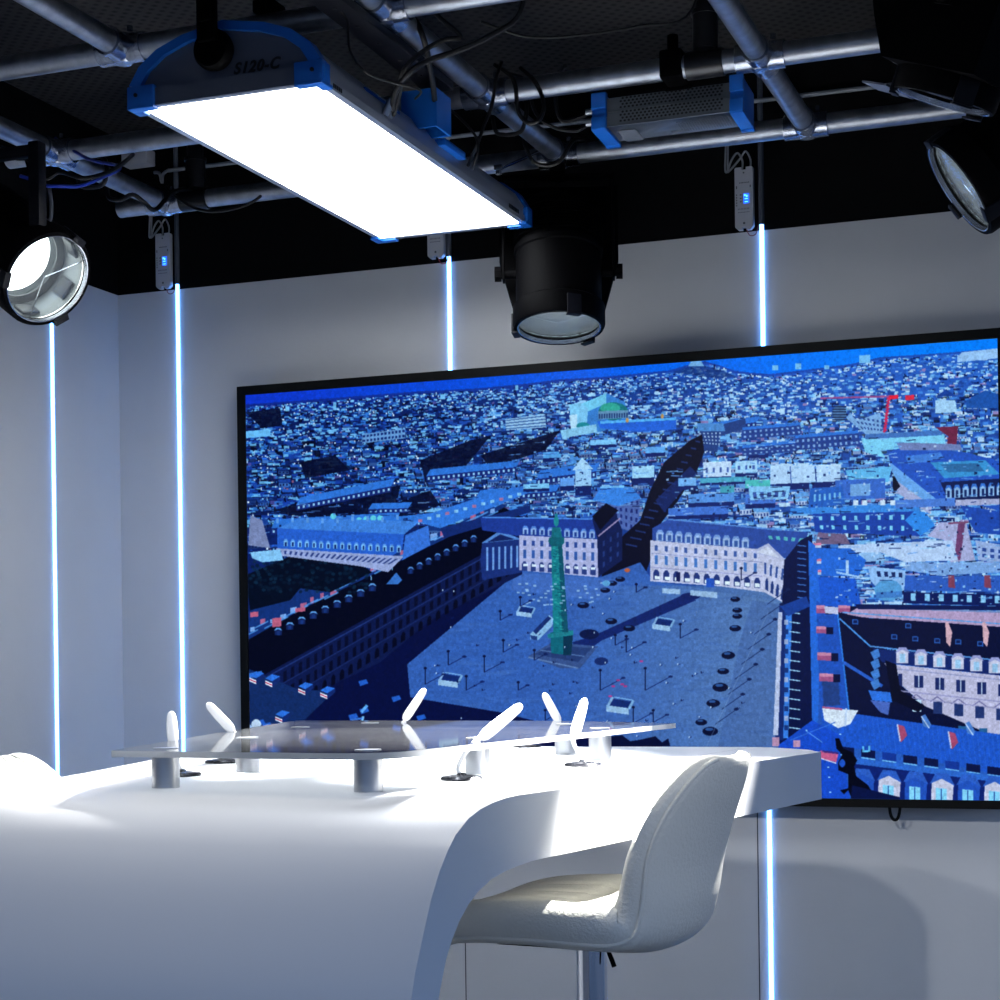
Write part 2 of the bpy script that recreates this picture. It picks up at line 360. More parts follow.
def paint_city():
    T = Paint(); r = T.r
    # sky
    for i in range(60):
        x = 240+i*12.8
        T.P([(x, 320), (x+13, 320), (x+13, 430), (x, 430)], lerp((10, 50, 200), (0, 122, 255), min(1, i/50)))
    hor = [(236, 405), (330, 398), (420, 391), (480, 388), (530, 383), (560, 379), (600, 377), (640, 373), (670, 370), (690, 364), (705, 361), (722, 366), (735, 371), (770, 374), (850, 364), (880, 357), (940, 353), (1012, 347)]
    T.P(hor+[(1012, 820), (236, 820)], (18, 48, 130))
    def hy(x):
        for a, b in zip(hor, hor[1:]):
            if a[0] <= x <= b[0]: return a[1]+(b[1]-a[1])*(x-a[0])/(b[0]-a[0])
        return 350
    # base tone of the town, darker on the left
    for i in range(80):
        x = 236+i*9.8; t = max(0, min(1, (x-420)/420))
        T.P([(x, hy(x)+2), (x+10, hy(x+10)+2), (x+10, 820), (x, 820)], lerp((10, 32, 100), (34, 88, 190), t))
    # haze band just under the horizon
    for i in range(40):
        x = 236+i*19.6; t = i/39
        T.P([(x, hy(x)), (x+20, hy(x+20)), (x+20, hy(x)+7), (x, hy(x)+8)], lerp((8, 32, 150), (40, 110, 230), t), .5)
    # town of small roofs, back to front
    N = 14000
    for i in range(N):
        v = (i/N)**1.3
        x = r.uniform(238, 1004); y0 = hy(x)+2
        yend = 545 if x > 640 else 520
        if x > 780: yend = 640
        y = y0+v*(yend-y0)
        d = (y-y0)/150
        w = r.uniform(1.6, 4.5)+d*r.uniform(4, 13); h = r.uniform(.8, 2.0)+d*r.uniform(2, 5)
        t = max(0, min(1, (x-370)/420)); t *= r.uniform(.75, 1.1); t = min(1, t)
        k = r.random(); al = .9
        if k < .28: c = lerp((9, 26, 84), (28, 72, 165), t)
        elif k < .48: c = lerp((18, 58, 160), (60, 128, 222), t)
        elif k < .70: c = lerp((38, 108, 205), (120, 185, 245), t)
        elif k < .86: c = lerp((100, 175, 238), (190, 215, 252), t)
        elif k < .97: c = lerp((3, 8, 38), (10, 36, 105), t)
        else: c = lerp((70, 70, 150), (160, 130, 190), t)
        if d < .25 and k < .12: c = lerp((120, 190, 250), (190, 220, 255), t)
        T.R(x, y, w, h, c, r.uniform(-.09, .03), al)
        if d > .25 and k > .34:
            T.R(x, y+h, w, h*.8, tuple(q*.33 for q in c), -.04, .85)
            if r.random() < .5:
                T.grid([(x, y+h), (x+w, y+h), (x+w, y+h*1.8), (x, y+h*1.8)], max(2, int(w/2.5)), 1, tuple(min(255, q*1.15) for q in c), .45, .6)
        if r.random() < .18: T.R(x+r.uniform(0, w), y-h*.5, r.uniform(.6, 1.6), r.uniform(1, 2+2.4*d), (200, 215, 250) if r.random() < .5 else (5, 14, 60), 0)
    # whole buildings scattered through the middle distance
    for i in range(430):
        v = (i/430)**.9; x = r.uniform(240, 1000); y = hy(x)+26+v*((150 if x > 780 else 122))
        d = .35+.65*v; w = r.uniform(7, 22)*d; h = r.uniform(2.5, 6)*d; t = max(0, min(1, (x-390)/380)); k = r.uniform(-.12, .02)
        roof = lerp(lerp((10, 32, 90), (30, 84, 190), r.random()), lerp((40, 90, 185), (110, 175, 240), r.random()), t)
        fac = lerp(lerp((10, 22, 70), (60, 110, 190), r.random()), lerp((60, 90, 160), (200, 212, 248), r.random()), t)
        T.P([(x, y), (x+w, y+k*w), (x+w+h*.5, y+k*w+h), (x+h*.4, y+h)], roof)
        T.P([(x+h*.4, y+h), (x+w+h*.5, y+k*w+h), (x+w+h*.5, y+k*w+h*2), (x+h*.4, y+h*2)], fac)
        T.P([(x, y), (x+h*.4, y+h), (x+h*.4, y+h*2), (x-.5, y+h*1.2)], (5, 14, 52))
        if w > 9: T.grid([(x+h*.4, y+h), (x+w+h*.5, y+k*w+h), (x+w+h*.5, y+k*w+h*2), (x+h*.4, y+h*2)], int(w/2.6), 1, lerp((8, 20, 70), (40, 66, 140), t), .45, .55)
        for q in range(r.randint(0, 4)): T.R(x+r.uniform(0, w), y-r.uniform(.5, 2), r.uniform(.8, 2), r.uniform(1.5, 3.4)*d, r.choice([(215, 225, 252), (150, 90, 130), (8, 20, 66), (120, 180, 240)]), 0)
        if r.random() < .5: T.L((x+w*.2, y+h*.4), (x+w*.95, y+h*.4+k*w), .7, tuple(min(255, c_*1.5) for c_ in roof))
    # hill in the distance with its dark trees
    T.P([(672, 372), (690, 366), (705, 366), (724, 371), (735, 376), (716, 378)], (18, 50, 120), .7)
    T.P([(688, 366), (692, 359), (700, 359), (704, 366)], (110, 165, 225))
    for x, y, w, h in [(859, 355, 11, 8), (795, 363, 6, 6), (772, 365, 6, 5), (824, 365, 5, 4), (515, 385, 3, 5), (285, 406, 4, 5), (333, 402, 3, 8), (440, 394, 5, 5)]:
        T.R(x, y, w, h, (110, 180, 240))
    T.P([(957, 357), (962, 352), (998, 348), (998, 358), (957, 362)], (150, 190, 245))
    # opera with green dome
    T.P([(580, 404), (606, 393), (625, 402), (627, 420), (600, 432), (580, 425)], (50, 120, 205))
    T.P([(580, 404), (606, 393), (606, 403), (586, 412)], (110, 195, 240))
    T.P([(569, 404), (581, 403), (588, 408), (586, 430), (571, 431)], (120, 190, 240))
    T.P([(569, 415), (577, 414), (577, 431), (571, 432)], (180, 215, 250))
    T.E(613, 411, 15, 9, (20, 110, 125)); T.E(610, 408, 10, 5.5, (45, 160, 150)); T.R(598, 411, 30, 8, (95, 140, 185)); T.grid([(598, 412), (628, 411), (628, 419), (598, 420)], 12, 1, (30, 60, 120))
    T.P([(597, 421), (676, 417), (676, 429), (640, 432), (600, 428)], (30, 95, 215)); T.R(600, 421, 76, 2.5, (80, 170, 245), -.05)
    T.E(583, 426, 7, 4, (25, 130, 150)); T.P([(560, 430), (596, 424), (597, 432), (562, 438)], (130, 190, 235))
    T.E(627, 420, 1.5, 2.5, (190, 140, 90)); T.E(662, 416, 1.5, 2.5, (190, 140, 90))
    T.P([(505, 419), (545, 414), (546, 427), (506, 430)], (150, 190, 235)); T.grid([(505, 419), (545, 414), (546, 427), (506, 430)], 1, 4, (50, 90, 160), 1, .35)
    T.P([(362, 434), (405, 428), (405, 438), (362, 443)], (100, 150, 215)); T.grid([(362, 434), (405, 428), (405, 438), (362, 443)], 12, 2, (15, 40, 110), .6, .5)
    T.P([(245, 431), (270, 429), (270, 436), (245, 438)], (100, 180, 245))
    # dark clumps and courts of the left town
    for q in [[(420, 460), (470, 440), (490, 436), (462, 470), (425, 482)], [(300, 505), (400, 485), (395, 512), (310, 520)], [(480, 455), (540, 436), (560, 430), (545, 450), (490, 468)],
              [(300, 462), (335, 455), (350, 470), (305, 478)], [(270, 512), (330, 490), (360, 492), (300, 516)], [(390, 505), (430, 490), (440, 505), (400, 520)], [(245, 412), (280, 408), (282, 425), (262, 428)]]:
        T.P(q, (3, 9, 40), .88)
    # long grey blocks with window rows at left middle
    for (x0, y0, x1, y1, h) in [(300, 497, 395, 478, 8), (275, 519, 400, 512, 9), (372, 503, 412, 502, 6), (430, 469, 520, 460, 7), (360, 520, 430, 513, 7), (480, 490, 560, 484, 7), (540, 470, 600, 462, 9), (470, 512, 530, 507, 8), (700, 424, 760, 416, 6)]:
        T.P([(x0, y0), (x1, y1), (x1-4, y1+h), (x0-4, y0+h)], (42, 112, 215)); T.P([(x0-4, y0+h), (x1-4, y1+h), (x1-4, y1+h*1.7), (x0-4, y0+h*1.7)], (20, 40, 115))
        n = int((x1-x0)/5); T.grid([(x0-4, y0+h), (x1-4, y1+h), (x1-4, y1+h*1.7), (x0-4, y0+h*1.7)], n, 1, (140, 190, 240), .4, .5)
    for x, y in [(330, 516), (356, 520), (363, 519), (370, 518), (377, 518)]: T.E(x+3, y, 3, 3, (90, 200, 230))
    # buildings along the dark avenue
    T.P([(700, 430), (745, 418), (746, 428), (720, 436), (717, 452), (702, 450)], (30, 60, 130)); T.grid([(697, 432), (722, 431), (720, 446), (703, 444)], 6, 4, (150, 175, 225), .45, .5)
    T.P([(697, 423), (723, 423), (725, 431), (697, 431)], (70, 130, 205))
    for x, y, w, h, c in [(575, 470, 16, 16, (150, 195, 245)), (632, 466, 22, 12, (155, 205, 250)), (600, 486, 24, 5, (110, 180, 245)), (615, 497, 20, 10, (70, 140, 225)), (523, 484, 26, 5, (120, 190, 245)), (560, 478, 14, 8, (90, 150, 235)),
                          (664, 460, 14, 14, (60, 120, 220)), (690, 444, 12, 14, (60, 110, 200)), (543, 452, 18, 6, (80, 160, 235)), (645, 447, 20, 6, (90, 160, 235)), (590, 440, 26, 5, (120, 190, 250))]:
        T.R(x, y, w, h, c); T.R(x, y+h, w, h*.6, (14, 32, 100))
    T.P([(572, 470), (582, 457), (593, 469)], (165, 205, 250))
    T.P([(595, 492), (618, 488), (640, 496), (638, 535), (612, 524), (594, 500)], (75, 100, 175)); T.grid([(612, 500), (640, 498), (638, 534), (614, 522)], 5, 4, (25, 40, 110), .4, .5)
    T.P([(592, 500), (600, 488), (632, 487), (641, 498), (618, 506)], (50, 125, 225))
    T.P([(702, 434), (704, 452), (697, 470), (678, 500), (660, 524), (650, 560), (640, 588), (598, 586), (612, 545), (640, 520), (650, 490), (664, 462), (690, 440)], (4, 8, 36))
    for i in range(16):
        t = i/16; x = 700-60*t; y = 440+110*t; T.R(x-14*t-5, y, 5+7*t, 1.6, (40, 70, 150), .2, .6)
    T.P([(655, 500), (690, 466), (697, 473), (664, 512)], (20, 45, 120), .7)
    # roofs to the right of the avenue
    for x, y, w, h, c in [(703, 462, 28, 15, (190, 210, 250)), (735, 461, 22, 12, (160, 205, 250)), (775, 464, 34, 18, (185, 215, 255)), (812, 465, 28, 16, (190, 215, 250)), (748, 445, 20, 9, (150, 205, 250)), (700, 478, 50, 5, (70, 160, 200)), (720, 486, 14, 8, (60, 150, 180)),
                          (745, 480, 25, 8, (70, 180, 190)), (678, 478, 18, 8, (110, 170, 240)), (688, 494, 46, 9, (80, 140, 225)), (745, 494, 30, 10, (60, 110, 210)), (668, 508, 60, 8, (60, 110, 210))]:
        T.R(x, y, w, h, c); T.R(x, y+h, w, h*.45, (14, 34, 105))
        if h > 9: T.grid([(x, y+1), (x+w, y), (x+w, y+h), (x, y+h)], max(2, int(w/7)), 1, (60, 90, 170), .3, .35)
    # right-hand town
    T.P([(858, 420), (880, 412), (883, 436), (868, 436), (846, 418), (850, 412)], (120, 165, 225)); T.grid([(850, 414), (885, 420), (882, 432), (862, 430)], 7, 3, (40, 70, 140), .5, .5)
    T.E(839, 413, 7, 8, (70, 110, 165)); T.grid([(832, 405), (846, 405), (846, 421), (832, 421)], 1, 6, (16, 30, 70), 1, .4)
    T.P([(861, 438), (944, 434), (946, 446), (880, 450), (886, 458), (865, 452)], (120, 200, 245)); T.P([(865, 434), (940, 430), (942, 435), (865, 439)], (60, 110, 190))
    T.P([(935, 427), (958, 426), (956, 446), (946, 448), (948, 436)], (110, 35, 70))
    for y in range(396, 431, 3): T.L((890-(y-396)*.12, y), (887-(y-396)*.12, y+3), 2.2, (205, 40, 90))
    T.L((820, 398), (893, 396), 1.8, (180, 70, 130), .8); T.R(889, 395, 9, 4, (235, 30, 60)); T.R(905, 395, 9, 5, (225, 40, 70))
    T.P([(935, 400), (955, 400), (957, 412), (935, 413)], (160, 200, 245)); T.P([(966, 400), (985, 390), (1004, 396), (1004, 408), (966, 408)], (25, 80, 170)); T.P([(936, 396), (946, 389), (956, 396)], (20, 60, 150))
    for (x0, y0, x1, h) in [(742, 430, 800, 9), (795, 438, 858, 12), (742, 448, 795, 8)]:
        T.P([(x0, y0), (x1, y0-5), (x1+2, y0-5+h), (x0, y0+h)], (30, 60, 140)); n = int((x1-x0)/5)
        T.grid([(x0, y0), (x1, y0-5), (x1+2, y0-5+h), (x0, y0+h)], n, 2, (120, 160, 225), .4, .45); T.P([(x0, y0-3), (x1, y0-8), (x1, y0-5), (x0, y0)], (40, 110, 215))
    T.P([(770, 465), (840, 466), (840, 481), (770, 484)], (175, 205, 250)); T.L((790, 466), (791, 484), 1, (60, 90, 170)); T.L((815, 466), (816, 482), 1.2, (20, 50, 130))
    T.P([(845, 470), (892, 466), (888, 482), (850, 484)], (90, 175, 235)); T.P([(850, 478), (880, 476), (882, 486), (855, 488)], (120, 195, 240))
    # large block with mansard at right
    T.P([(888, 452), (905, 446), (965, 452), (1004, 462), (1004, 512), (960, 500), (940, 505), (890, 465)], (30, 80, 190))
    T.P([(890, 462), (935, 498), (932, 506), (893, 478)], (100, 160, 235)); T.P([(893, 478), (932, 506), (930, 514), (896, 492)], (160, 165, 215)); T.P([(892, 472), (900, 486), (893, 494)], (4, 10, 40))
    T.P([(930, 462), (985, 460), (1000, 474), (944, 478)], (50, 140, 210)); T.P([(940, 464), (978, 463), (984, 471), (948, 472)], (40, 100, 160))
    T.P([(940, 482), (1004, 478), (1004, 500), (948, 500)], (10, 26, 80)); T.dormers((944, 498), (1004, 495), 7, 6, 12, (140, 180, 235), (50, 110, 210), (15, 40, 100)); T.R(940, 500, 66, 6, (165, 165, 210), -.03)
    T.P([(896, 442), (960, 444), (962, 450), (900, 450)], (110, 125, 185)); T.P([(905, 456), (940, 452), (944, 458), (908, 464)], (60, 120, 215))
    # mansard row and pale walls
    T.P([(812, 512), (920, 509), (922, 536), (815, 532)], (22, 62, 165)); T.grid([(814, 514), (920, 511), (920, 534), (816, 531)], 9, 2, (120, 200, 245), .28, .45)
    T.P([(790, 508), (918, 503), (920, 511), (790, 514)], (50, 130, 225))
    T.R(835, 480, 50, 20, (50, 100, 200)); T.R(850, 484, 20, 12, (110, 160, 225)); T.R(895, 500, 60, 8, (70, 120, 215))
    for x in (853, 862, 880, 890): T.R(x, 500, 5, 5, (205, 220, 250))
    T.P([(748, 486), (790, 486), (788, 498), (750, 500)], (130, 190, 245)); T.grid([(750, 490), (788, 490), (786, 498), (752, 500)], 5, 1, (50, 80, 160), .5, .6)
    T.P([(810, 488), (842, 486), (845, 504), (808, 508)], (30, 90, 190)); T.grid([(812, 492), (842, 490), (842, 500), (812, 504)], 6, 1, (110, 180, 240), .4, .6)
    T.P([(927, 536), (940, 522), (966, 522), (975, 560), (950, 562), (944, 540)], (165, 165, 215)); T.P([(958, 522), (965, 522), (960, 560), (954, 560)], (110, 60, 110)); T.L((948, 523), (968, 522), 2, (120, 70, 110))
    T.P([(838, 545), (952, 540), (958, 560), (905, 562), (880, 552), (838, 552)], (180, 200, 245)); T.P([(818, 532), (845, 534), (850, 544), (815, 544)], (110, 90, 130))
    T.P([(975, 540), (1004, 545), (1004, 562), (978, 560)], (150, 170, 225)); T.grid([(980, 546), (1004, 549), (1004, 560), (980, 558)], 3, 2, (40, 70, 150)); T.P([(960, 505), (1004, 512), (1004, 535), (975, 532)], (25, 70, 175))
    T.P([(855, 553), (880, 552), (886, 560), (862, 562)], (140, 180, 235)); T.P([(905, 520), (915, 510), (925, 512), (935, 525), (920, 536)], (40, 130, 230))
    # blue roof slabs left of the pale wall
    T.P([(806, 548), (850, 548), (866, 560), (858, 576), (812, 576)], (30, 100, 215)); T.P([(806, 576), (855, 578), (862, 610), (806, 610)], (22, 84, 205))
    for x, y in [(812, 543), (812, 559), (812, 570)]: T.R(x, y, 9, 3, (220, 120, 160)); T.R(x, y+2.4, 9, 2.4, (190, 200, 240))
    T.L((847, 560), (847, 575), 3, (170, 200, 250)); T.L((836, 572), (860, 577), 2, (150, 190, 250))
    T.P([(868, 566), (905, 570), (904, 590), (880, 592), (870, 580)], (140, 180, 240)); T.grid([(874, 569), (904, 571), (904, 579), (876, 578)], 4, 1, (20, 40, 100), .5, .6)
    T.E(888, 590, 14, 11, (80, 150, 215)); T.R(876, 592, 26, 6, (60, 120, 200)); T.P([(905, 562), (1004, 562), (1004, 572), (940, 575), (905, 570)], (120, 160, 225))
    T.P([(905, 575), (1004, 576), (1004, 592), (904, 590)], (40, 88, 190)); T.P([(903, 592), (1004, 594), (1004, 606), (903, 603)], (8, 26, 90)); T.grid([(906, 592), (1004, 595), (1004, 604), (906, 601)], 7, 1, (130, 190, 240), .35, .8)
    for x in (948, 984): T.P([(x, 575), (x+6, 575), (x+7, 588), (x, 587)], (130, 60, 90))
    # small roof clutter over the larger roofs: skylights, stacks, seams
    for x0, x1, y0, y1, n_ in [(835, 1002, 436, 604, 380), (742, 840, 440, 540, 160), (240, 500, 498, 556, 280), (500, 645, 440, 515, 200), (660, 760, 470, 516, 80)]:
        for i in range(n_):
            x = r.uniform(x0, x1); y = r.uniform(y0, y1); t = (x-240)/760
            c = r.choice([lerp((60, 120, 210), (150, 200, 250), t), (8, 22, 70), (12, 34, 100), lerp((30, 80, 180), (90, 150, 230), t), lerp((90, 150, 230), (205, 220, 252), t)])
            if r.random() < .35: T.L((x, y), (x+r.uniform(4, 13), y+r.uniform(-1.4, .6)), r.uniform(.6, 1.2), c, .75)
            else: T.R(x, y, r.uniform(.8, 3), r.uniform(.8, 2.6), c, -.04, .85)
    # the square: ground, lit part and shadow
    T.P([(520, 568), (600, 577), (640, 562), (652, 580), (790, 604), (784, 700), (778, 820), (236, 820), (236, 700), (430, 610)], (48, 92, 178))
    for i in range(30):
        x = 560+i*8; T.P([(x, 585), (x+8, 586), (x+6, 760), (x-2, 760)], (100, 130, 178), min(.7, i*.028))
    for i in range(500):
        x = r.uniform(420, 776); y = r.uniform(582, 745); T.R(x, y, r.uniform(6, 34), r.uniform(1, 3), (90, 130, 205) if r.random() < .5 else (30, 66, 150), r.uniform(-.3, .2), .12)
    T.P([(515, 574), (407, 664), (410, 697), (500, 712), (620, 742), (620, 820), (236, 820), (236, 640), (430, 590), (480, 570)], (5, 14, 62))
    T.P([(740, 640), (752, 600), (782, 604), (776, 760), (715, 760)], (60, 92, 160), .5)
    T.P([(515, 572), (625, 580), (600, 600), (510, 590)], (70, 110, 195), .6)
    # shadow of the statue groups at the bottom edge
    T.P([(606, 742), (612, 736), (622, 735), (630, 741), (642, 739), (655, 736), (662, 742), (668, 738), (670, 746), (606, 748)], (4, 12, 52))
    # dark left wing of the square
    T.P([(236, 686), (515, 530), (522, 540), (522, 574), (430, 620), (380, 662), (300, 700), (236, 745)], (11, 24, 74))
    T.grid([(250, 688), (512, 540), (512, 552), (250, 704)], 34, 1, (6, 12, 44), .45, .7); T.grid([(250, 706), (512, 552), (512, 562), (250, 722)], 34, 1, (5, 10, 40), .45, .7); T.grid([(250, 724), (512, 564), (512, 574), (250, 738)], 30, 1, (4, 8, 34), .5, .8, arch=True)
    T.L((246, 704), (515, 551), 1, (30, 52, 120), .7); T.L((246, 722), (515, 562), 1, (26, 46, 110), .7); T.L((246, 688), (515, 540), 1.2, (34, 58, 130), .8)
    T.P([(236, 642), (500, 505), (520, 516), (518, 534), (236, 690)], (3, 7, 30))
    T.dormers((272, 638), (378, 588), 9, 7, 7, (16, 34, 90), (90, 150, 225), (20, 50, 120)); T.dormers((406, 576), (478, 540), 8, 5.5, 6.5, (16, 34, 90), (80, 140, 225), (20, 50, 120))
    T.P([(386, 584), (396, 572), (402, 580), (398, 584)], (50, 110, 200)); T.L((392, 570), (391, 556), 1, (120, 180, 240)); T.L((371, 580), (370, 566), 1, (120, 180, 240))
    # parked coaches and cars in the shadow, bottom left
    T.P([(247, 668), (300, 690), (335, 690), (300, 724), (247, 738)], (16, 42, 100))
    T.L((247, 676), (262, 673), 5, (50, 110, 210))
    for x, y in [(256, 679), (272, 682), (305, 690), (327, 694), (282, 718)]:
        T.P([(x-7, y-4), (x, y-8), (x+8, y-6), (x, y-1)], (40, 110, 225)); T.P([(x-7, y-2), (x, y+1), (x, y+5), (x-7, y+2)], (225, 225, 250)); T.L((x-7, y), (x, y+3), 1, (200, 40, 80)); T.P([(x, y-1), (x+8, y-6), (x+8, y-2), (x, y+5)], (16, 40, 110))
    for x, y in [(363, 712), (352, 718), (362, 684), (259, 724), (266, 727), (420, 719), (395, 700)]: T.P([(x-4, y-3), (x+4, y-5), (x+6, y-1), (x-2, y+2)], (30, 90, 200))
    T.L((361, 712), (367, 705), 3, (90, 160, 240)); T.L((363, 716), (361, 725), 2.5, (120, 180, 240)); T.L((350, 720), (362, 718), 2, (60, 120, 220))
    T.E(256, 724, 5, 5, (190, 205, 240)); T.E(248, 727, 4, 3, (160, 190, 240))
    # roofs and pink chimneys behind the dark wing
    T.P([(247, 612), (360, 562), (440, 532), (500, 502), (506, 506), (450, 536), (300, 610), (247, 640)], (16, 48, 120)); 
    for i in range(26):
        t = i/25; x = 250+250*t; y = 632-128*t-r.uniform(0, 8); T.R(x, y, r.uniform(3, 7), r.uniform(4, 7), (175, 95, 140) if r.random() < .6 else (120, 160, 230), -.2)
        T.L((x-6, y+9), (x+8, y+2), 1.4, (80, 150, 235), .8)
    for x, y, w, h in [(250, 612, 8, 5), (272, 618, 9, 9), (295, 608, 10, 4), (312, 582, 17, 5), (356, 560, 6, 8), (382, 550, 6, 7), (240, 590, 4, 4)]: T.R(x, y, w, h, (190, 90, 125), -.1)
    T.P([(245, 575), (290, 556), (355, 560), (372, 572), (330, 592), (300, 588), (290, 600), (250, 610)], (3, 12, 34))
    for i in range(160): T.E(r.uniform(250, 368), r.uniform(558, 592), 2, 1.6, (6, 26, 52) if r.random() < .7 else (12, 44, 74), .7)
    # long mansard block at left
    T.P([(277, 528), (404, 534), (402, 549), (385, 560), (277, 550)], (34, 92, 205)); T.dormers((282, 546), (402, 552), 17, 4, 7, (120, 180, 240), (80, 140, 230), (15, 40, 110))
    T.P([(277, 528), (300, 518), (420, 521), (404, 534)], (58, 124, 220)); T.P([(276, 548), (404, 556), (388, 572), (360, 566), (277, 555)], (150, 160, 215)); T.grid([(277, 549), (402, 557), (388, 566), (277, 554)], 22, 1, (40, 60, 130), .4, .6)
    T.P([(405, 535), (428, 525), (430, 545), (402, 560)], (50, 110, 215)); T.P([(250, 552), (280, 549), (283, 560), (262, 562), (252, 558)], (130, 190, 245)); T.P([(250, 515), (262, 520), (270, 548), (248, 545)], (120, 130, 180))
    for i in range(9): T.R(276+15*i, 520-i*.3+r.uniform(-3, 0), 2.5, 5, (90, 150, 230))
    T.P([(410, 520), (500, 490), (530, 492), (440, 528)], (45, 115, 220)); T.P([(440, 528), (530, 505), (530, 512), (444, 538)], (16, 40, 110))
    for i in range(12): T.R(418+9*i, 519-i*2.4, 4, 3, (130, 190, 245) if i % 3 else (170, 110, 160))
    # pediment front in half shade
    T.P([(480, 560), (482, 542), (500, 530), (520, 538), (522, 572), (482, 580)], (22, 46, 120)); T.P([(481, 543), (500, 530), (521, 539)], (80, 130, 210)); T.P([(487, 542), (500, 534), (515, 539)], (16, 34, 95))
    T.grid([(484, 546), (520, 544), (520, 568), (484, 572)], 6, 1, (105, 150, 225), .35, .9)
    # centre block
    T.P([(480, 517), (608, 519), (612, 530), (596, 538), (520, 536), (482, 530)], (26, 56, 150)); T.L((482, 517), (606, 519), 1.4, (70, 130, 225))
    T.P([(519, 535), (598, 539), (598, 577), (519, 570)], (172, 172, 222)); T.grid([(520, 538), (597, 541), (597, 550), (520, 547)], 9, 1, (40, 70, 150), .35, .6); T.grid([(520, 548), (597, 551), (597, 562), (520, 559)], 9, 1, (45, 85, 165), .35, .75)
    T.grid([(520, 560), (597, 564), (597, 576), (520, 571)], 9, 1, (40, 60, 130), .6, .85, arch=True); T.grid([(521, 563), (597, 567), (597, 570), (521, 566)], 9, 1, (215, 225, 250), .5, .9)
    T.dormers((521, 534), (596, 538), 9, 5.5, 8, (140, 170, 230), (80, 130, 220), (30, 60, 140))
    T.P([(592, 519), (602, 505), (616, 514), (622, 530), (622, 560), (598, 577), (597, 538)], (12, 26, 78)); T.L((598, 536), (620, 518), 1.5, (150, 130, 180)); T.P([(592, 516), (606, 503), (618, 510), (600, 530)], (4, 8, 34)); T.grid([(600, 540), (621, 528), (621, 556), (600, 572)], 3, 3, (30, 52, 120), .35, .5)
    # right block of the square
    T.P([(652, 528), (668, 519), (780, 530), (808, 532), (800, 566), (776, 552), (652, 540)], (40, 72, 160)); T.L((668, 519), (782, 530), 1.5, (80, 130, 215))
    T.P([(650, 540), (760, 549), (784, 558), (790, 572), (786, 604), (764, 592), (720, 586), (650, 581)], (192, 190, 228))
    T.grid([(651, 543), (760, 551), (760, 560), (651, 552)], 11, 1, (55, 85, 160), .3, .6); T.grid([(651, 553), (760, 562), (760, 574), (651, 565)], 11, 1, (60, 110, 190), .3, .75); T.grid([(651, 568), (762, 577), (762, 589), (651, 580)], 11, 1, (30, 50, 120), .6, .85, arch=True)
    T.grid([(652, 575), (762, 583), (762, 588), (652, 579)], 11, 1, (225, 232, 252), .5, .8); T.L((651, 553), (762, 562), .8, (140, 145, 200)); T.L((651, 567), (762, 576), 1, (150, 150, 205))
    T.P([(750, 552), (768, 543), (786, 560)], (170, 172, 215)); T.P([(756, 552), (768, 546), (780, 558)], (205, 205, 235)); T.grid([(762, 560), (786, 568), (784, 582), (762, 574)], 4, 1, (45, 75, 150), .35, .8); T.grid([(764, 576), (786, 588), (784, 602), (764, 589)], 4, 1, (30, 55, 125), .55, .9, arch=True)
    T.dormers((655, 540), (750, 548), 10, 7, 10, (150, 175, 228), (110, 145, 215), (50, 85, 160)); T.grid([(765, 534), (806, 537), (803, 543), (768, 540)], 5, 1, (80, 170, 190), .5, .6)
    T.R(706, 578, 8, 9, (30, 80, 190), 0); T.R(676, 572, 4, 9, (15, 24, 80), 0)
    # wing seen end on at right of square
    T.P([(784, 560), (800, 540), (812, 534), (814, 600), (812, 745), (778, 745), (780, 640)], (6, 18, 66)); T.P([(779, 605), (787, 604), (784, 740), (775, 740)], (16, 40, 110)); T.P([(778, 612), (782, 612), (778, 735), (773, 735)], (185, 190, 230))
    T.P([(786, 604), (792, 604), (788, 738), (783, 738)], (50, 120, 225)); 
    for i in range(13): T.L((789, 612+i*9.6), (800, 613.5+i*9.6), 1.2, (150, 195, 240)); T.R(784, 610+i*9.6, 4, 5, (150, 165, 215) if i % 2 else (20, 50, 120), 0)
    for i in range(9): T.L((797, 545+i*6.5), (806, 546+i*6.5), 1, (60, 110, 200))
    T.L((790, 612), (806, 598), 1.6, (90, 180, 235)); T.P([(808, 540), (815, 545), (820, 600), (818, 720), (812, 730)], (30, 100, 215))
    T.P([(780, 606), (806, 596), (810, 606), (788, 616)], (20, 60, 150))
    # roof strip with pink chimneys
    T.P([(816, 600), (838, 616), (848, 708), (820, 712)], (26, 78, 185)); T.L((838, 614), (849, 710), 2.4, (40, 120, 230)); T.P([(822, 680), (838, 679), (840, 705), (823, 706)], (30, 60, 130))
    for x, y, w, h in [(816, 605, 9, 8), (838, 605, 12, 7), (816, 626, 10, 7), (817, 652, 14, 8), (819, 673, 14, 8)]: T.R(x, y, w, h, (205, 130, 170), .03); T.R(x, y+h*.4, w, h*.6, (160, 80, 130), .03); T.R(x+w, y+1, 7, h, (6, 16, 60), .03)
    T.P([(824, 606), (838, 607), (838, 614), (825, 613)], (190, 190, 230))
    # dark court with ridge line, and the pale front with its dormers
    T.P([(838, 612), (870, 618), (1006, 622), (1006, 665), (885, 648), (895, 680), (925, 706), (1006, 735), (1006, 745), (850, 715)], (5, 14, 54))
    T.L((839, 618), (870, 646), 1.6, (70, 140, 230)); T.L((843, 662), (882, 686), 3.4, (36, 90, 200)); T.P([(868, 690), (890, 692), (892, 702), (872, 700)], (40, 110, 225)); T.P([(870, 700), (890, 702), (888, 715), (880, 712)], (70, 100, 190))
    T.P([(860, 606), (1006, 612), (1006, 627), (862, 617), (846, 614)], (180, 150, 195)); T.L((860, 607), (1006, 612), 1.6, (110, 130, 190)); T.L((842, 612), (1006, 624), 1.2, (90, 150, 225))
    T.P([(855, 604), (1006, 606), (1006, 610), (858, 609)], (8, 24, 80))
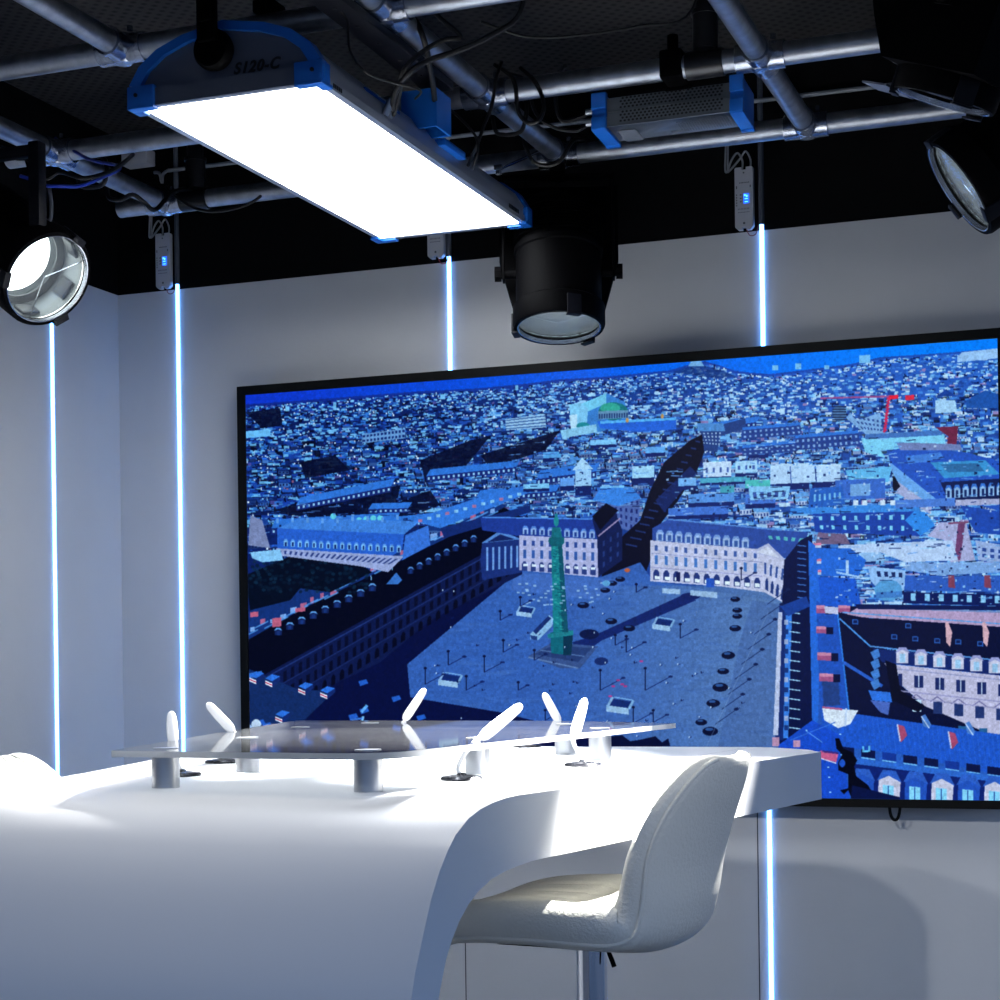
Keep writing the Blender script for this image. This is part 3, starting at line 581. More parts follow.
    for x, y in [(852, 619), (905, 623), (891, 634), (912, 636), (934, 638), (955, 639), (977, 641)]: T.R(x, y, 6, 5, (40, 90, 180), .05); T.R(x+1, y+1, 4, 3, (8, 26, 80), .05)
    for x in (945, 982): T.P([(x, 622), (x+3, 622), (x+7, 632), (x+5, 647), (x+1, 642)], (215, 165, 185))
    T.L((870, 646), (1006, 661), 1.5, (80, 140, 220)); T.P([(872, 648), (1006, 662), (1006, 676), (882, 662)], (14, 36, 105))
    T.P([(884, 663), (1006, 676), (1006, 735), (985, 732), (925, 706), (898, 682)], (188, 180, 218))
    T.dormers((893, 662), (1004, 674), 6, 12, 15, (200, 195, 228), (150, 150, 210), (150, 190, 235)); 
    for i in range(6):
        x = 893+i*21; y = 673+i*2.2
        T.R(x, y, 9, 12, (25, 40, 100), .05); T.L((x+4.5, y), (x+4.5, y+12), 1.4, (200, 210, 245)); 
        if i: T.R(x+16-18, y+24, 9, 12, (190, 215, 250) if i in (1,) else (30, 50, 110), .05); T.L((x-5, y+24), (x+2, y+19), 1.3, (120, 115, 170)); T.L((x+2, y+19), (x+10, y+25), 1.3, (120, 115, 170))
        if i > 2: T.R(x+2, y+46, 8, 6, (30, 90, 150), .05)
    T.L((893, 690), (1006, 702), 1.4, (150, 145, 195)); T.L((905, 697), (1006, 709), 1, (150, 145, 195)); T.L((890, 668), (1006, 680), 1.2, (150, 150, 200))
    T.P([(885, 660), (896, 664), (900, 690), (925, 706), (918, 712), (892, 700)], (3, 8, 36))
    for i in range(4): T.P([(870, 652+i*10), (878, 648+i*10), (880, 656+i*10), (874, 660+i*10)], (60, 120, 205))
    # bottom right roofs
    T.P([(822, 712), (858, 714), (1006, 735), (1006, 776), (900, 754), (838, 746), (820, 760)], (24, 82, 200)); T.P([(778, 745), (812, 720), (840, 735), (850, 800), (880, 810), (778, 812)], (18, 72, 200))
    T.P([(822, 708), (858, 710), (850, 724), (838, 728), (824, 720)], (215, 220, 245)); T.L((822, 707), (842, 709), 2, (170, 90, 140)); T.L((846, 708), (845, 726), 2, (190, 205, 245))
    for i in range(30): T.L((862+i*5, 716+i*.7), (866+i*5, 750+i*.8), .5, (60, 120, 220), .4)
    for i, x in enumerate(range(840, 1006, 21)):
        y = 746+(x-840)*.135; dark = i % 3 != 2
        T.P([(x, y), (x+14, y+1.8), (x+14, y+9.5), (x, y+7.5)], (8, 20, 70) if dark else (16, 52, 150)); T.L((x, y+8.5), (x+14, y+10.5), 1.2, (110, 180, 240))
    T.P([(850, 757), (1006, 777), (1006, 783), (850, 763)], (40, 100, 205)); T.P([(850, 763), (1006, 783), (1006, 812), (860, 812)], (10, 32, 110))
    for i in range(6):
        x = 862+i*26.5; y = 800+i*1.5; pale = i % 2 == 1
        T.P([(x-11, y+8), (x-10, y-24), (x-5, y-30), (x+6, y-29), (x+12, y-21), (x+10, y+8)], (200, 195, 228) if pale else (30, 80, 190)); T.P([(x-12, y-21), (x-6, y-32), (x+7, y-31), (x+13, y-19), (x, y-26)], (40, 90, 195))
        T.P([(x-6, y+6), (x-6, y-17), (x+5, y-16), (x+5, y+6)], (130, 205, 250)); T.L((x-.5, y-16), (x-.5, y+6), 1.4, (20, 60, 150))
    for x, y in [(897, 726), (948, 733)]: T.P([(x, y-2), (x+7, y), (x+10, y+9), (x+4, y+16), (x+2, y+14)], (170, 70, 110)); T.L((x, y-2), (x+3, y+15), 1.4, (200, 200, 240))
    for x, y in [(921, 716), (965, 723)]: T.P([(x, y), (x+4, y-2), (x+10, y+8), (x+8, y+12), (x+2, y+10)], (70, 120, 205)); T.L((x, y), (x+8, y+12), 1, (190, 205, 245))
    T.R(862, 746, 8, 6, (90, 180, 240)); T.R(864, 746, 4, 4, (20, 70, 180))
    T.P([(820, 750), (838, 754), (836, 762), (820, 758)], (205, 90, 140)); T.L((820, 758), (836, 763), 1, (220, 220, 250)); T.L((822, 751), (838, 753), 2, (60, 40, 120))
    for x, y in [(828, 767), (829, 777), (830, 792), (840, 734), (806, 730)]: T.E(x, y, 1.2, .7, (180, 225, 255))
    T.R(772, 737, 7, 9, (190, 140, 180)); T.R(793, 740, 7, 7, (190, 140, 180)); T.L((805, 730), (822, 742), .8, (90, 150, 230)); T.L((790, 740), (835, 722), 1, (50, 110, 220))
    # black statue in the foreground
    T.P([(835, 738), (839, 738), (843, 748), (852, 752), (857, 760), (854, 766), (856, 776), (868, 785), (876, 800), (852, 800), (848, 790), (844, 794), (840, 790), (848, 788), (848, 774), (838, 770), (838, 762), (842, 754), (836, 748)], (3, 6, 26))
    T.E(842, 763, 3, 4, (24, 80, 200)); T.P([(852, 785), (900, 797), (898, 802), (850, 802)], (6, 18, 66))
    # column with its statue and its long shadow
    T.P([(572, 642), (592, 636), (684, 594), (696, 600), (602, 640), (580, 655)], (14, 34, 104)); T.E(690, 596, 10, 3.5, (12, 30, 96)); T.E(589, 634, 10, 5, (8, 22, 70)); T.E(601, 661, 7, 4, (10, 26, 84), .8)
    T.P([(528, 656), (552, 642), (598, 646), (580, 668), (560, 668)], (52, 78, 138)); T.P([(534, 654), (553, 645), (592, 648), (578, 662)], (34, 58, 116)); T.L((528, 657), (578, 668), 1.5, (90, 120, 180)); T.L((540, 650), (584, 656), 1, (80, 110, 170))
    T.P([(550, 632), (571, 630), (570, 655), (551, 653)], (10, 96, 120)); T.P([(563, 631), (573, 632), (571, 655), (563, 655)], (6, 48, 78)); T.P([(547, 634), (573, 630), (573, 635), (548, 638)], (24, 120, 140))
    T.P([(551, 545), (561, 545), (567, 632), (553, 632)], (16, 118, 136)); T.P([(558, 545), (562, 545), (568, 632), (562, 632)], (10, 78, 104))
    for i in range(60): T.R(551.5+i*.05+r.uniform(0, 8), 546+i*1.42, 3, .9, (50, 170, 170) if r.random() < .5 else (8, 66, 96), .12, .7)
    T.P([(549, 537), (564, 537), (564, 543), (561, 546), (551, 546), (548, 541)], (14, 90, 112)); T.P([(552, 527), (560, 527), (562, 537), (551, 537)], (18, 104, 126)); T.E(556, 521, 2.5, 5.5, (26, 130, 146)); T.E(556, 515, 1.6, 1.8, (24, 120, 140))
    # kiosk walls, coach, cars, lamp posts, people
    for x, y, s_ in [(516, 613, 1.1), (652, 626, 1.3), (606, 708, 1.6), (438, 682, 1.4)]:
        T.P([(x, y), (x+4*s_, y-6*s_), (x+17*s_, y-4*s_), (x+14*s_, y+2*s_)], (14, 40, 110)); T.P([(x, y-2*s_), (x+14*s_, y), (x+14*s_, y+4*s_), (x, y+2*s_)], (150, 185, 230)); T.L((x+1, y-1), (x+4*s_, y-7*s_), 1.6*s_, (130, 170, 225)); T.L((x+14*s_, y+1), (x+17*s_, y-5*s_), 1.6*s_, (120, 165, 220)); T.L((x+5*s_, y-7*s_), (x+17*s_, y-5*s_), 1, (120, 170, 230))
    T.P([(662, 588), (680, 589), (680, 594), (662, 593)], (150, 180, 225)); T.P([(690, 590), (717, 592), (717, 598), (690, 595)], (150, 180, 225))
    T.P([(530, 634), (549, 615), (553, 618), (552, 626), (538, 640), (530, 639)], (130, 175, 225)); T.P([(533, 631), (548, 616), (551, 618), (536, 634)], (20, 44, 110)); T.P([(530, 635), (537, 636), (537, 640), (531, 639)], (30, 60, 130))
    for i in range(40): T.R(515+r.uniform(0, 85), 582+r.uniform(0, 24), 3, 1.6, (150, 185, 230), 0, .8)
    for x, y, w in [(583, 605, 6), (605, 590, 5), (612, 583, 5), (620, 579, 5), (629, 628, 6), (611, 621, 6), (735, 599, 5), (737, 610, 5), (737, 616, 5), (735, 628, 6), (728, 655, 7), (723, 671, 6), (720, 687, 8), (713, 703, 7), (710, 731, 8), (701, 722, 6)]:
        T.E(x, y, w, w*.55, (6, 14, 50)); T.E(x-1, y-w*.25, w*.5, w*.2, (40, 80, 150))
    T.E(627, 570, 3, 2, (190, 90, 60)); T.E(606, 583, 4, 3, (90, 160, 220))
    for x, y, h in [(425, 684, 16), (448, 665, 14), (484, 672, 16), (503, 652, 12), (518, 690, 8), (534, 660, 10), (645, 690, 22), (600, 690, 20), (626, 652, 16), (680, 638, 14), (633, 723, 16), (615, 645, 10), (466, 690, 14), (741, 580, 12), (500, 620, 9), (520, 606, 9), (545, 720, 10), (636, 592, 8), (653, 722, 12)]:
        T.L((x, y), (x, y-h), .9, (8, 18, 60)); T.E(x, y-h, 1.6, 1.4, (8, 18, 60)); T.L((x, y), (x+h*1.15, y-h*.62), .9, (12, 30, 92), .8); T.E(x+h*1.15, y-h*.62, 2.4, 1.2, (10, 26, 84), .8)
    for i in range(9): x = 715+i*6.5; y = 724-i*15; T.L((x, y), (x+20, y-14), .8, (16, 34, 86), .8); T.E(x+21, y-15, 2.4, 1.4, (14, 30, 80))
    for i in range(70): x = r.uniform(425, 770); y = r.uniform(590, 740); T.L((x, y), (x, y-2), 1, (190, 210, 245) if r.random() < .5 else (8, 18, 60)); T.L((x, y), (x+2.6, y-1.4), .7, (14, 32, 96), .8)
    for x, y in [(622, 684), (618, 680), (613, 686), (625, 686), (641, 661), (610, 696)]: T.E(x, y, 2, 1.2, (170, 60, 140))
    T.L((768, 612), (700, 760), .7, (120, 150, 205), .5)
    rs = np.random.RandomState(3); H_, W_ = T.a.shape[:2]
    g = rs.normal(1, .04, (H_//2, W_//2, 1)).repeat(2, 0).repeat(2, 1); g2 = rs.normal(1, .035, (H_//6+1, W_//5+1, 1)).repeat(6, 0).repeat(5, 1)[:H_, :W_]
    a = T.a*g[:H_, :W_]*g2
    # soft local averaging so edges read like a photograph, then the screen's own colour balance
    a = (a+np.roll(a, 1, 0)+np.roll(a, 1, 1)+np.roll(a, (1, 1), (0, 1)))/4
    L_ = a.mean(2, keepdims=True); a = a+(L_-a)*np.array([.06, .0, .0])
    a = a*np.array([.95, 1.02, 1.0])
    return np.clip(a, 0, 255).astype(np.float32)
def picture_material():
    a = paint_city(); W, H = 1760, 960
    xi0, xi1, zi0, zi1, yp = RECT
    X, Z = np.meshgrid(xi0+(np.arange(W)+.5)/W*(xi1-xi0), zi0+(np.arange(H)+.5)/H*(zi1-zi0))
    yaw = math.radians(20.57); r = .013
    dep = -math.sin(yaw)*X+math.cos(yaw)*yp; u = (math.cos(yaw)*X+math.sin(yaw)*yp)/dep; v = (Z-1.22)/dep
    px = 500+FPX*(u*math.cos(r)-v*math.sin(r)); py = 669-FPX*(v*math.cos(r)+u*math.sin(r))
    gx = np.clip((px-TX0)*TS-.5, 0, a.shape[1]-1.001); gy = np.clip((py-TY0)*TS-.5, 0, a.shape[0]-1.001)
    ix = gx.astype(int); iy = gy.astype(int); fx = (gx-ix)[..., None]; fy = (gy-iy)[..., None]
    s = (a[iy, ix]*(1-fx)+a[iy, ix+1]*fx)*(1-fy)+(a[iy+1, ix]*(1-fx)+a[iy+1, ix+1]*fx)*fy
    out = np.ones((H, W, 4), np.float32); out[..., :3] = np.clip(s/255, 0, 1)
    im = bpy.data.images.new('city_view', W, H, alpha=False, float_buffer=False); im.colorspace_settings.name = 'sRGB'
    im.pixels.foreach_set(out.ravel()); im.update(); im.pack()
    m = bpy.data.materials.new('lit_picture'); m.use_nodes = True; nt = m.node_tree; nt.nodes.clear()
    o = nt.nodes.new('ShaderNodeOutputMaterial'); e = nt.nodes.new('ShaderNodeEmission'); t = nt.nodes.new('ShaderNodeTexImage'); t.image = im
    g = nt.nodes.new('ShaderNodeBsdfGlossy'); g.inputs['Roughness'].default_value = .35; g.inputs['Color'].default_value = (.003, .003, .003, 1); ad = nt.nodes.new('ShaderNodeAddShader')
    e.inputs['Strength'].default_value = 1.0
    nt.links.new(t.outputs['Color'], e.inputs['Color']); nt.links.new(e.outputs[0], ad.inputs[0]); nt.links.new(g.outputs[0], ad.inputs[1]); nt.links.new(ad.outputs[0], o.inputs[0])
    return m
picture.data.materials.append(picture_material())

# ---------------------------------------------------------------- the pipe grid
G = 2.50; PR = .0242
grid = thing('lighting_grid', 'galvanised pipe grid under the black ceiling carrying the studio lights', 'pipe grid', (-1.4, 3.6, G))
def pipe(a, b, name='pipe', m='galv', r=PR): x = MB(); x.cyl(a, b, r, n=28); return x.build(name, m, grid, world=True)
pipe((-2.96, 3.11, G), (2.1, 3.11, G)); pipe((-2.655, 3.66, G), (2.1, 3.66, G)); pipe((-2.665, 4.172, G), (2.1, 4.172, G))
pipe((-1.975, -1.5, G), (-1.975, 3.10, G)); pipe((-2.52, -1.5, G), (-2.52, 4.16, G)); pipe((-1.388, -1.5, G), (-1.388, 4.16, G)); pipe((-.770, -1.5, G), (-.770, 4.16, G))
def fitting(x, y, thru=True):
    b = MB(); L = .052
    b.cyl((x-L, y, G), (x+L, y, G), PR+.0055, n=28); b.cyl((x, y-L*1.15, G), (x, y+(L*1.1 if thru else 0), G), PR+.0058, n=28)
    b.lathe([(0, -.034), (.018, -.030), (.030, -.016), (.034, 0), (.030, .016), (.018, .030), (0, .034)], Matrix.Translation((x, y, G)), n=24)
    for sx in (-1, 1): b.cyl((x+sx*.03, y-.02, G+.028), (x+sx*.03, y-.02, G+.037), .006, n=8)
    b.build('fitting', 'cast', grid, world=True)
for x, y, t_ in [(-1.975, 3.11, 0), (-2.52, 3.66, 1), (-2.52, 4.172, 0), (-1.388, 3.66, 1), (-1.388, 4.172, 0), (-.770, 3.66, 1), (-.770, 4.172, 0), (-1.388, 3.11, 1), (-2.52, 3.11, 1)]: fitting(x, y, t_)
for x, y in [(-2.427, 4.172), (-.889, 3.66)]:
    pipe((x, y, G+.02), (x, y, ZC-.001), 'hanger_pipe', 'dark', .022)
    b = MB(); b.cyl((x, y, G+.03), (x, y, G+.105), .027, n=24); b.cyl((x, y, G+.103), (x, y, G+.112), .030, n=24); b.cyl((x-.04, y, G), (x+.04, y, G), PR+.005, n=24); b.build('hanger_collar', 'dark', grid, world=True)

# ---------------------------------------------------------------- overhead light panel
pz = 2.300; px0, px1, py0, py1 = -1.830, -1.424, 2.905, 4.045; pcx = (px0+px1)/2
pan = thing('light_panel', 'large lit rectangular light panel with blue corner brackets hung over the desk', 'studio light', (pcx, 3.475, pz))
def arch(w, k=1.0, top=.128):
    # half profile (x, z) of the rounded housing, full outline counter-clockwise
    H = [(w, .0), (w, .036), (w-.022*k, .070), (w-.060*k, .098), (w-.115*k, .118), (0, top)]
    return H+[(-x, z) for x, z in H[-2::-1]]
b = MB(); b.prism([(pcx+x, pz+.004+z) for x, z in arch(.196)], 'y', py0+.014, py1-.014); b.build('housing', 'alu', pan, world=True)
b = MB(); b.box((px0+.004, py0+.006, pz+.002), (px0+.018, py1-.006, pz+.018)); b.box((px1-.018, py0+.006, pz+.002), (px1-.004, py1-.006, pz+.018)); b.box((px0+.004, py0+.006, pz+.002), (px1-.004, py0+.020, pz+.018)); b.box((px0+.004, py1-.020, pz+.002), (px1-.004, py1-.006, pz+.018)); b.build('front_frame', 'alu', pan, world=True)
for s_ in (py0+.001, py1-.009): b = MB(); b.box((px0+.02, s_, pz+.0015), (px1-.02, s_+.008, pz+.034)); b.build('end_lip', 'endplate', pan, world=True)
b = MB(); b.box((px0+.018, py0+.020, pz+.0035), (px1-.018, py1-.020, pz+.010)); b.build('diffuser', 'panel', pan, world=True)
for y, s in ((py0, 1), (py1, -1)):
    b = MB(); b.prism([(pcx+x, pz+.006+z) for x, z in arch(.190, 1, .122)], 'y', y+s*.006, y+s*.014); ep = b.build('end_plate', 'endplate', pan, world=True)
    # blue arch, an outline band
    b = MB(); o_ = [(pcx+x, pz+.006+z) for x, z in arch(.203, 1, .134)][1:-1]; i_ = [(pcx+x*.89, pz+.006+z*.89-.002) for x, z in arch(.203, 1, .134)][1:-1]
    ya, yb = sorted((y-s*.004, y+s*.024)); n = len(o_)
    vs = [(p[0], ya, p[1]) for p in o_]+[(p[0], ya, p[1]) for p in i_]+[(p[0], yb, p[1]) for p in o_]+[(p[0], yb, p[1]) for p in i_]
    fs = []
    for k in range(n-1): fs += [(k, k+1, n+k+1, n+k), (2*n+k, 3*n+k, 3*n+k+1, 2*n+k+1), (k, 2*n+k, 2*n+k+1, k+1), (n+k, n+k+1, 3*n+k+1, 3*n+k)]
    fs += [(0, n, 3*n, 2*n), (n-1, 3*n-1, 4*n-1, 2*n-1)]
    b.add(vs, fs, False); b.build('end_bracket', 'blue', pan, world=True)
    for sx, xx in ((1, px0), (-1, px1)):
        b = MB(); xa, xb = sorted((xx-sx*.004, xx+sx*.054)); b.box((xa, min(y-s*.006, y+s*.010), pz+.001), (xb, max(y-s*.006, y+s*.010), pz+.040), bev=.003)
        xa, xb = sorted((xx-sx*.004, xx+sx*.012)); b.box((xa, min(y+s*.006, y+s*.030), pz+.002), (xb, max(y+s*.006, y+s*.030), pz+.039), bev=.003)
        xa, xb = sorted((xx-sx*.004, xx+sx*.054)); b.box((xa, min(y-s*.006, y+s*.016), pz-.004), (xb, max(y-s*.006, y+s*.016), pz+.004), bev=.002)
        xa, xb = sorted((xx-sx*.004, xx+sx*.018)); b.box((xa, min(y+s*.006, y+s*.040), pz-.0038), (xb, max(y+s*.006, y+s*.040), pz+.0035), bev=.002)
        c = b.build('corner_bracket', 'blue', pan, world=True)
        b = MB(); xm = xx+sx*.016; b.cyl((xm, y-s*.0075, pz+.022), (xm, y-s*.004, pz+.022), .0035, n=12); b.build('screw', 'ink', c, world=False) if False else None
        q = MB(); q.cyl((xm, y-s*.0085, pz+.022), (xm, y-s*.004, pz+.022), .004, n=12); sc = q.build('screw', 'ink', c, world=False)
        sc.data.transform(pan.matrix_basis.inverted())
# marking on the near end plate
fc = bpy.data.curves.new('model_marking', 'FONT'); fc.body = 'S120-C'; fc.size = .029; fc.shear = .3; fc.extrude = .0006; fc.offset = .0009; fc.space_character = 1.12; fc.materials.append(M['ink'])
fo = bpy.data.objects.new('model_marking', fc); COL.objects.link(fo); fo.parent = pan
fo.matrix_basis = Matrix.Translation((.018, py0+.0045-3.475, .0385)) @ Matrix.Rotation(math.pi/2, 4, 'X')
bpy.context.view_layer.update()
me_ = bpy.data.meshes.new_from_object(fo.evaluated_get(bpy.context.evaluated_depsgraph_get())); fm = bpy.data.objects.new('plate_marking', me_); COL.objects.link(fm); fm.parent = pan; fm.matrix_basis = fo.matrix_basis
bpy.data.objects.remove(fo); bpy.data.curves.remove(fc)
b = MB(); 
for k in range(5): b.box((px1-.0035, py0+.055+.008*k, pz+.006), (px1-.0025, py0+.060+.008*k, pz+.014))
b.build('side_marking', 'ink', pan, world=True); b = MB()
for k in range(7): b.box((px1+.0, py1-.15+.010*k, pz+.008), (px1+.001, py1-.144+.010*k, pz+.018))
b.build('side_marking', 'ink', pan, world=True)
# pivot knob, yoke arm and rail
KX = -1.638
b = MB(); mk = Matrix.Translation((KX, py0-.004, 2.381)) @ Matrix.Rotation(math.pi/2, 4, 'X')
b.lathe([(0, .030), (.026, .030), (.034, .028), (.038, .022), (.039, .010), (.036, 0), (0, 0)], mk, n=36); kn = b.build('pivot_knob', 'fixture', pan, world=True)
b = MB(); b.box((KX-.020, py0-.046, 2.39), (KX+.020, py0-.034, 2.66), bev=.003); b.box((KX-.020, py0-.046, 2.648), (KX+.020, py0+.24, 2.66), bev=.003); b.box((KX-.012, py0-.052, 2.425), (KX+.012, py0-.044, 2.45), bev=.002); b.build('yoke_arm', 'fixture', pan, world=True)
b = MB(); b.cyl((KX, py0+.205, 2.525), (KX, py0+.205, 2.65), .010, n=12); b.box((KX-.022, py0+.175, 2.520), (KX+.022, py0+.235, 2.545), bev=.004); b.build('hook_clamp', 'fixture', pan, world=True)
b = MB(); b.box((-1.452, 2.55, 2.452), (-1.392, 3.475, 2.470), bev=.003)
rl = b.build('mounting_rail', 'fixture_blue', pan, world=True)
for k in range(9): b = MB(); b.cyl((-1.422, 2.66+.1*k, 2.4505), (-1.422, 2.66+.1*k, 2.4525), .005, n=12); b.build('bolt', 'ink', pan, world=True)
# side bracket (open blue channel) and cable plugs
b = MB(); ang = math.radians(0)
def channel(b, x0, x1, y0, y1, z0, z1, t_=.005):
    b.box((x0, y0, z0), (x1, y0+t_, z1)); b.box((x1-t_, y0+t_, z0), (x1, y1, z1)); b.box((x0, y1-t_, z0), (x1-t_, y1, z1)); b.box((x0, y0+t_, z1-t_), (x1-t_, y1-t_, z1))
channel(b, -1.475, -1.395, 3.385, 3.465, 2.352, 2.432); b.build('cable_bracket', 'blue', pan, world=True)
b = MB(); b.box((-1.470, 3.13, 2.340), (-1.440, 3.30, 2.362), bev=.003); b.build('connector_block', 'blue', pan, world=True)
b = MB(); b.box((-1.470, 3.48, 2.340), (-1.415, 3.60, 2.356), bev=.003); b.build('connector_block', 'blue', pan, world=True)
for q in [(-1.432, 3.235), (-1.418, 3.195)]:
    b = MB(); b.cyl((q[0]-.01, q[1], 2.322), (q[0]+.004, q[1], 2.352), .008, n=16); b.build('plug', 'steel', pan, world=True)

# ---------------------------------------------------------------- power supply under the grid
ps = thing('power_supply', 'flat grey vented power supply box with blue end brackets hung from the grid', 'power supply', (-.98, 3.70, 2.45))
X0, X1, Y0, Y1, Z0, Z1 = -1.125, -.842, 3.70, 3.80, 2.405, 2.468
rt = Matrix.Translation((-.98, 3.72, 2.43)) @ Matrix.Rotation(math.radians(-3), 4, 'X') @ Matrix.Translation((.98, -3.72, -2.43))
def rb(name, m, boxes, bev=0):
    b = MB()
    for lo, hi in boxes: b.box(lo, hi, mx=rt, bev=bev)
    return b.build(name, m, ps, world=True)
CB = MB()
for lo, hi in [((X0, Y0, Z0), (X1, Y1, Z1)), ((X0+.002, Y0-.003, (Z0+Z1)/2-.0012), (X1-.002, Y0, (Z0+Z1)/2+.0012)), ((X0+.002, Y0-.002, Z0-.002), (X1-.002, Y0+.004, Z0+.002))]: CB.box(lo, hi, mx=rt, bev=.002)
b = MB()
for row in range(8):
    half = row//4; zz = Z0+.008+row*.0066+(.004 if half else 0); off = .0045 if row % 2 else 0
    for k in range(30):
        x = X0+.036+off+k*.0092
        if x > X1-.02: break
        p = [(x+.0031*math.cos(a), zz+.0026*math.sin(a)) for a in [i*math.tau/6 for i in range(6)]]
        vs = [rt @ V((u, Y0-.0028, w)) for u, w in p]; b.add(vs, [tuple(range(6))], False)
CB.add(b.v, b.f, False, 1)
b = MB()
for k in range(20): b.box((X0+.155+k*.006, Y0+.02, Z0-.0028), (X0+.1565+k*.006, Y1-.02, Z0-.0018), mx=rt)
b.box((X0+.02, Y0+.03, Z0-.0028), (X0+.06, Y0+.10, Z0-.002), mx=rt); b.box((X0+.13, Y0+.07, Z0-.0028), (X0+.17, Y0+.078, Z0-.002), mx=rt); CB.add(b.v, b.f, False, 2); CB.build('case', ['psu', 'ink', 'greyink'], ps, world=True)
for a_, c_ in ((X0-.030, X0+.004), (X1-.004, X1+.026)):
    rb('end_bracket', 'blue', [((a_, Y0-.010, Z0-.006), (c_, Y0+.004, Z0+.022)), ((a_, Y0-.004, Z0+.022), (c_, Y0+.006, Z0+.040)), ((a_, Y0-.010, Z0+.040), (c_, Y0+.004, Z1+.012)), ((a_, Y0-.008, Z0-.008), (c_, Y1+.012, Z0+.001)), ((a_, Y1-.002, Z0-.010), (c_, Y1+.014, Z0+.001)), ((a_, Y0, Z0), (c_, Y1, Z1+.006))], .0025)
b = MB(); b.box((-.985, 3.632, 2.474), (-.935, 3.74, 2.535), bev=.008); b.cyl((-.96, 3.66, 2.50), (-.96, 3.66, 2.57), .012, n=12); b.box((-.99, 3.70, 2.466), (-.93, 3.79, 2.478), bev=.003); b.build('clamp', 'fixture', ps, world=True)
for k, z_ in enumerate((2.425, 2.450)):
    b = MB(); b.cyl((X0-.05, Y0+.02, z_), (X0-.028, Y0+.02, z_), .007, n=14); b.build('plug', 'steel', ps, world=True)

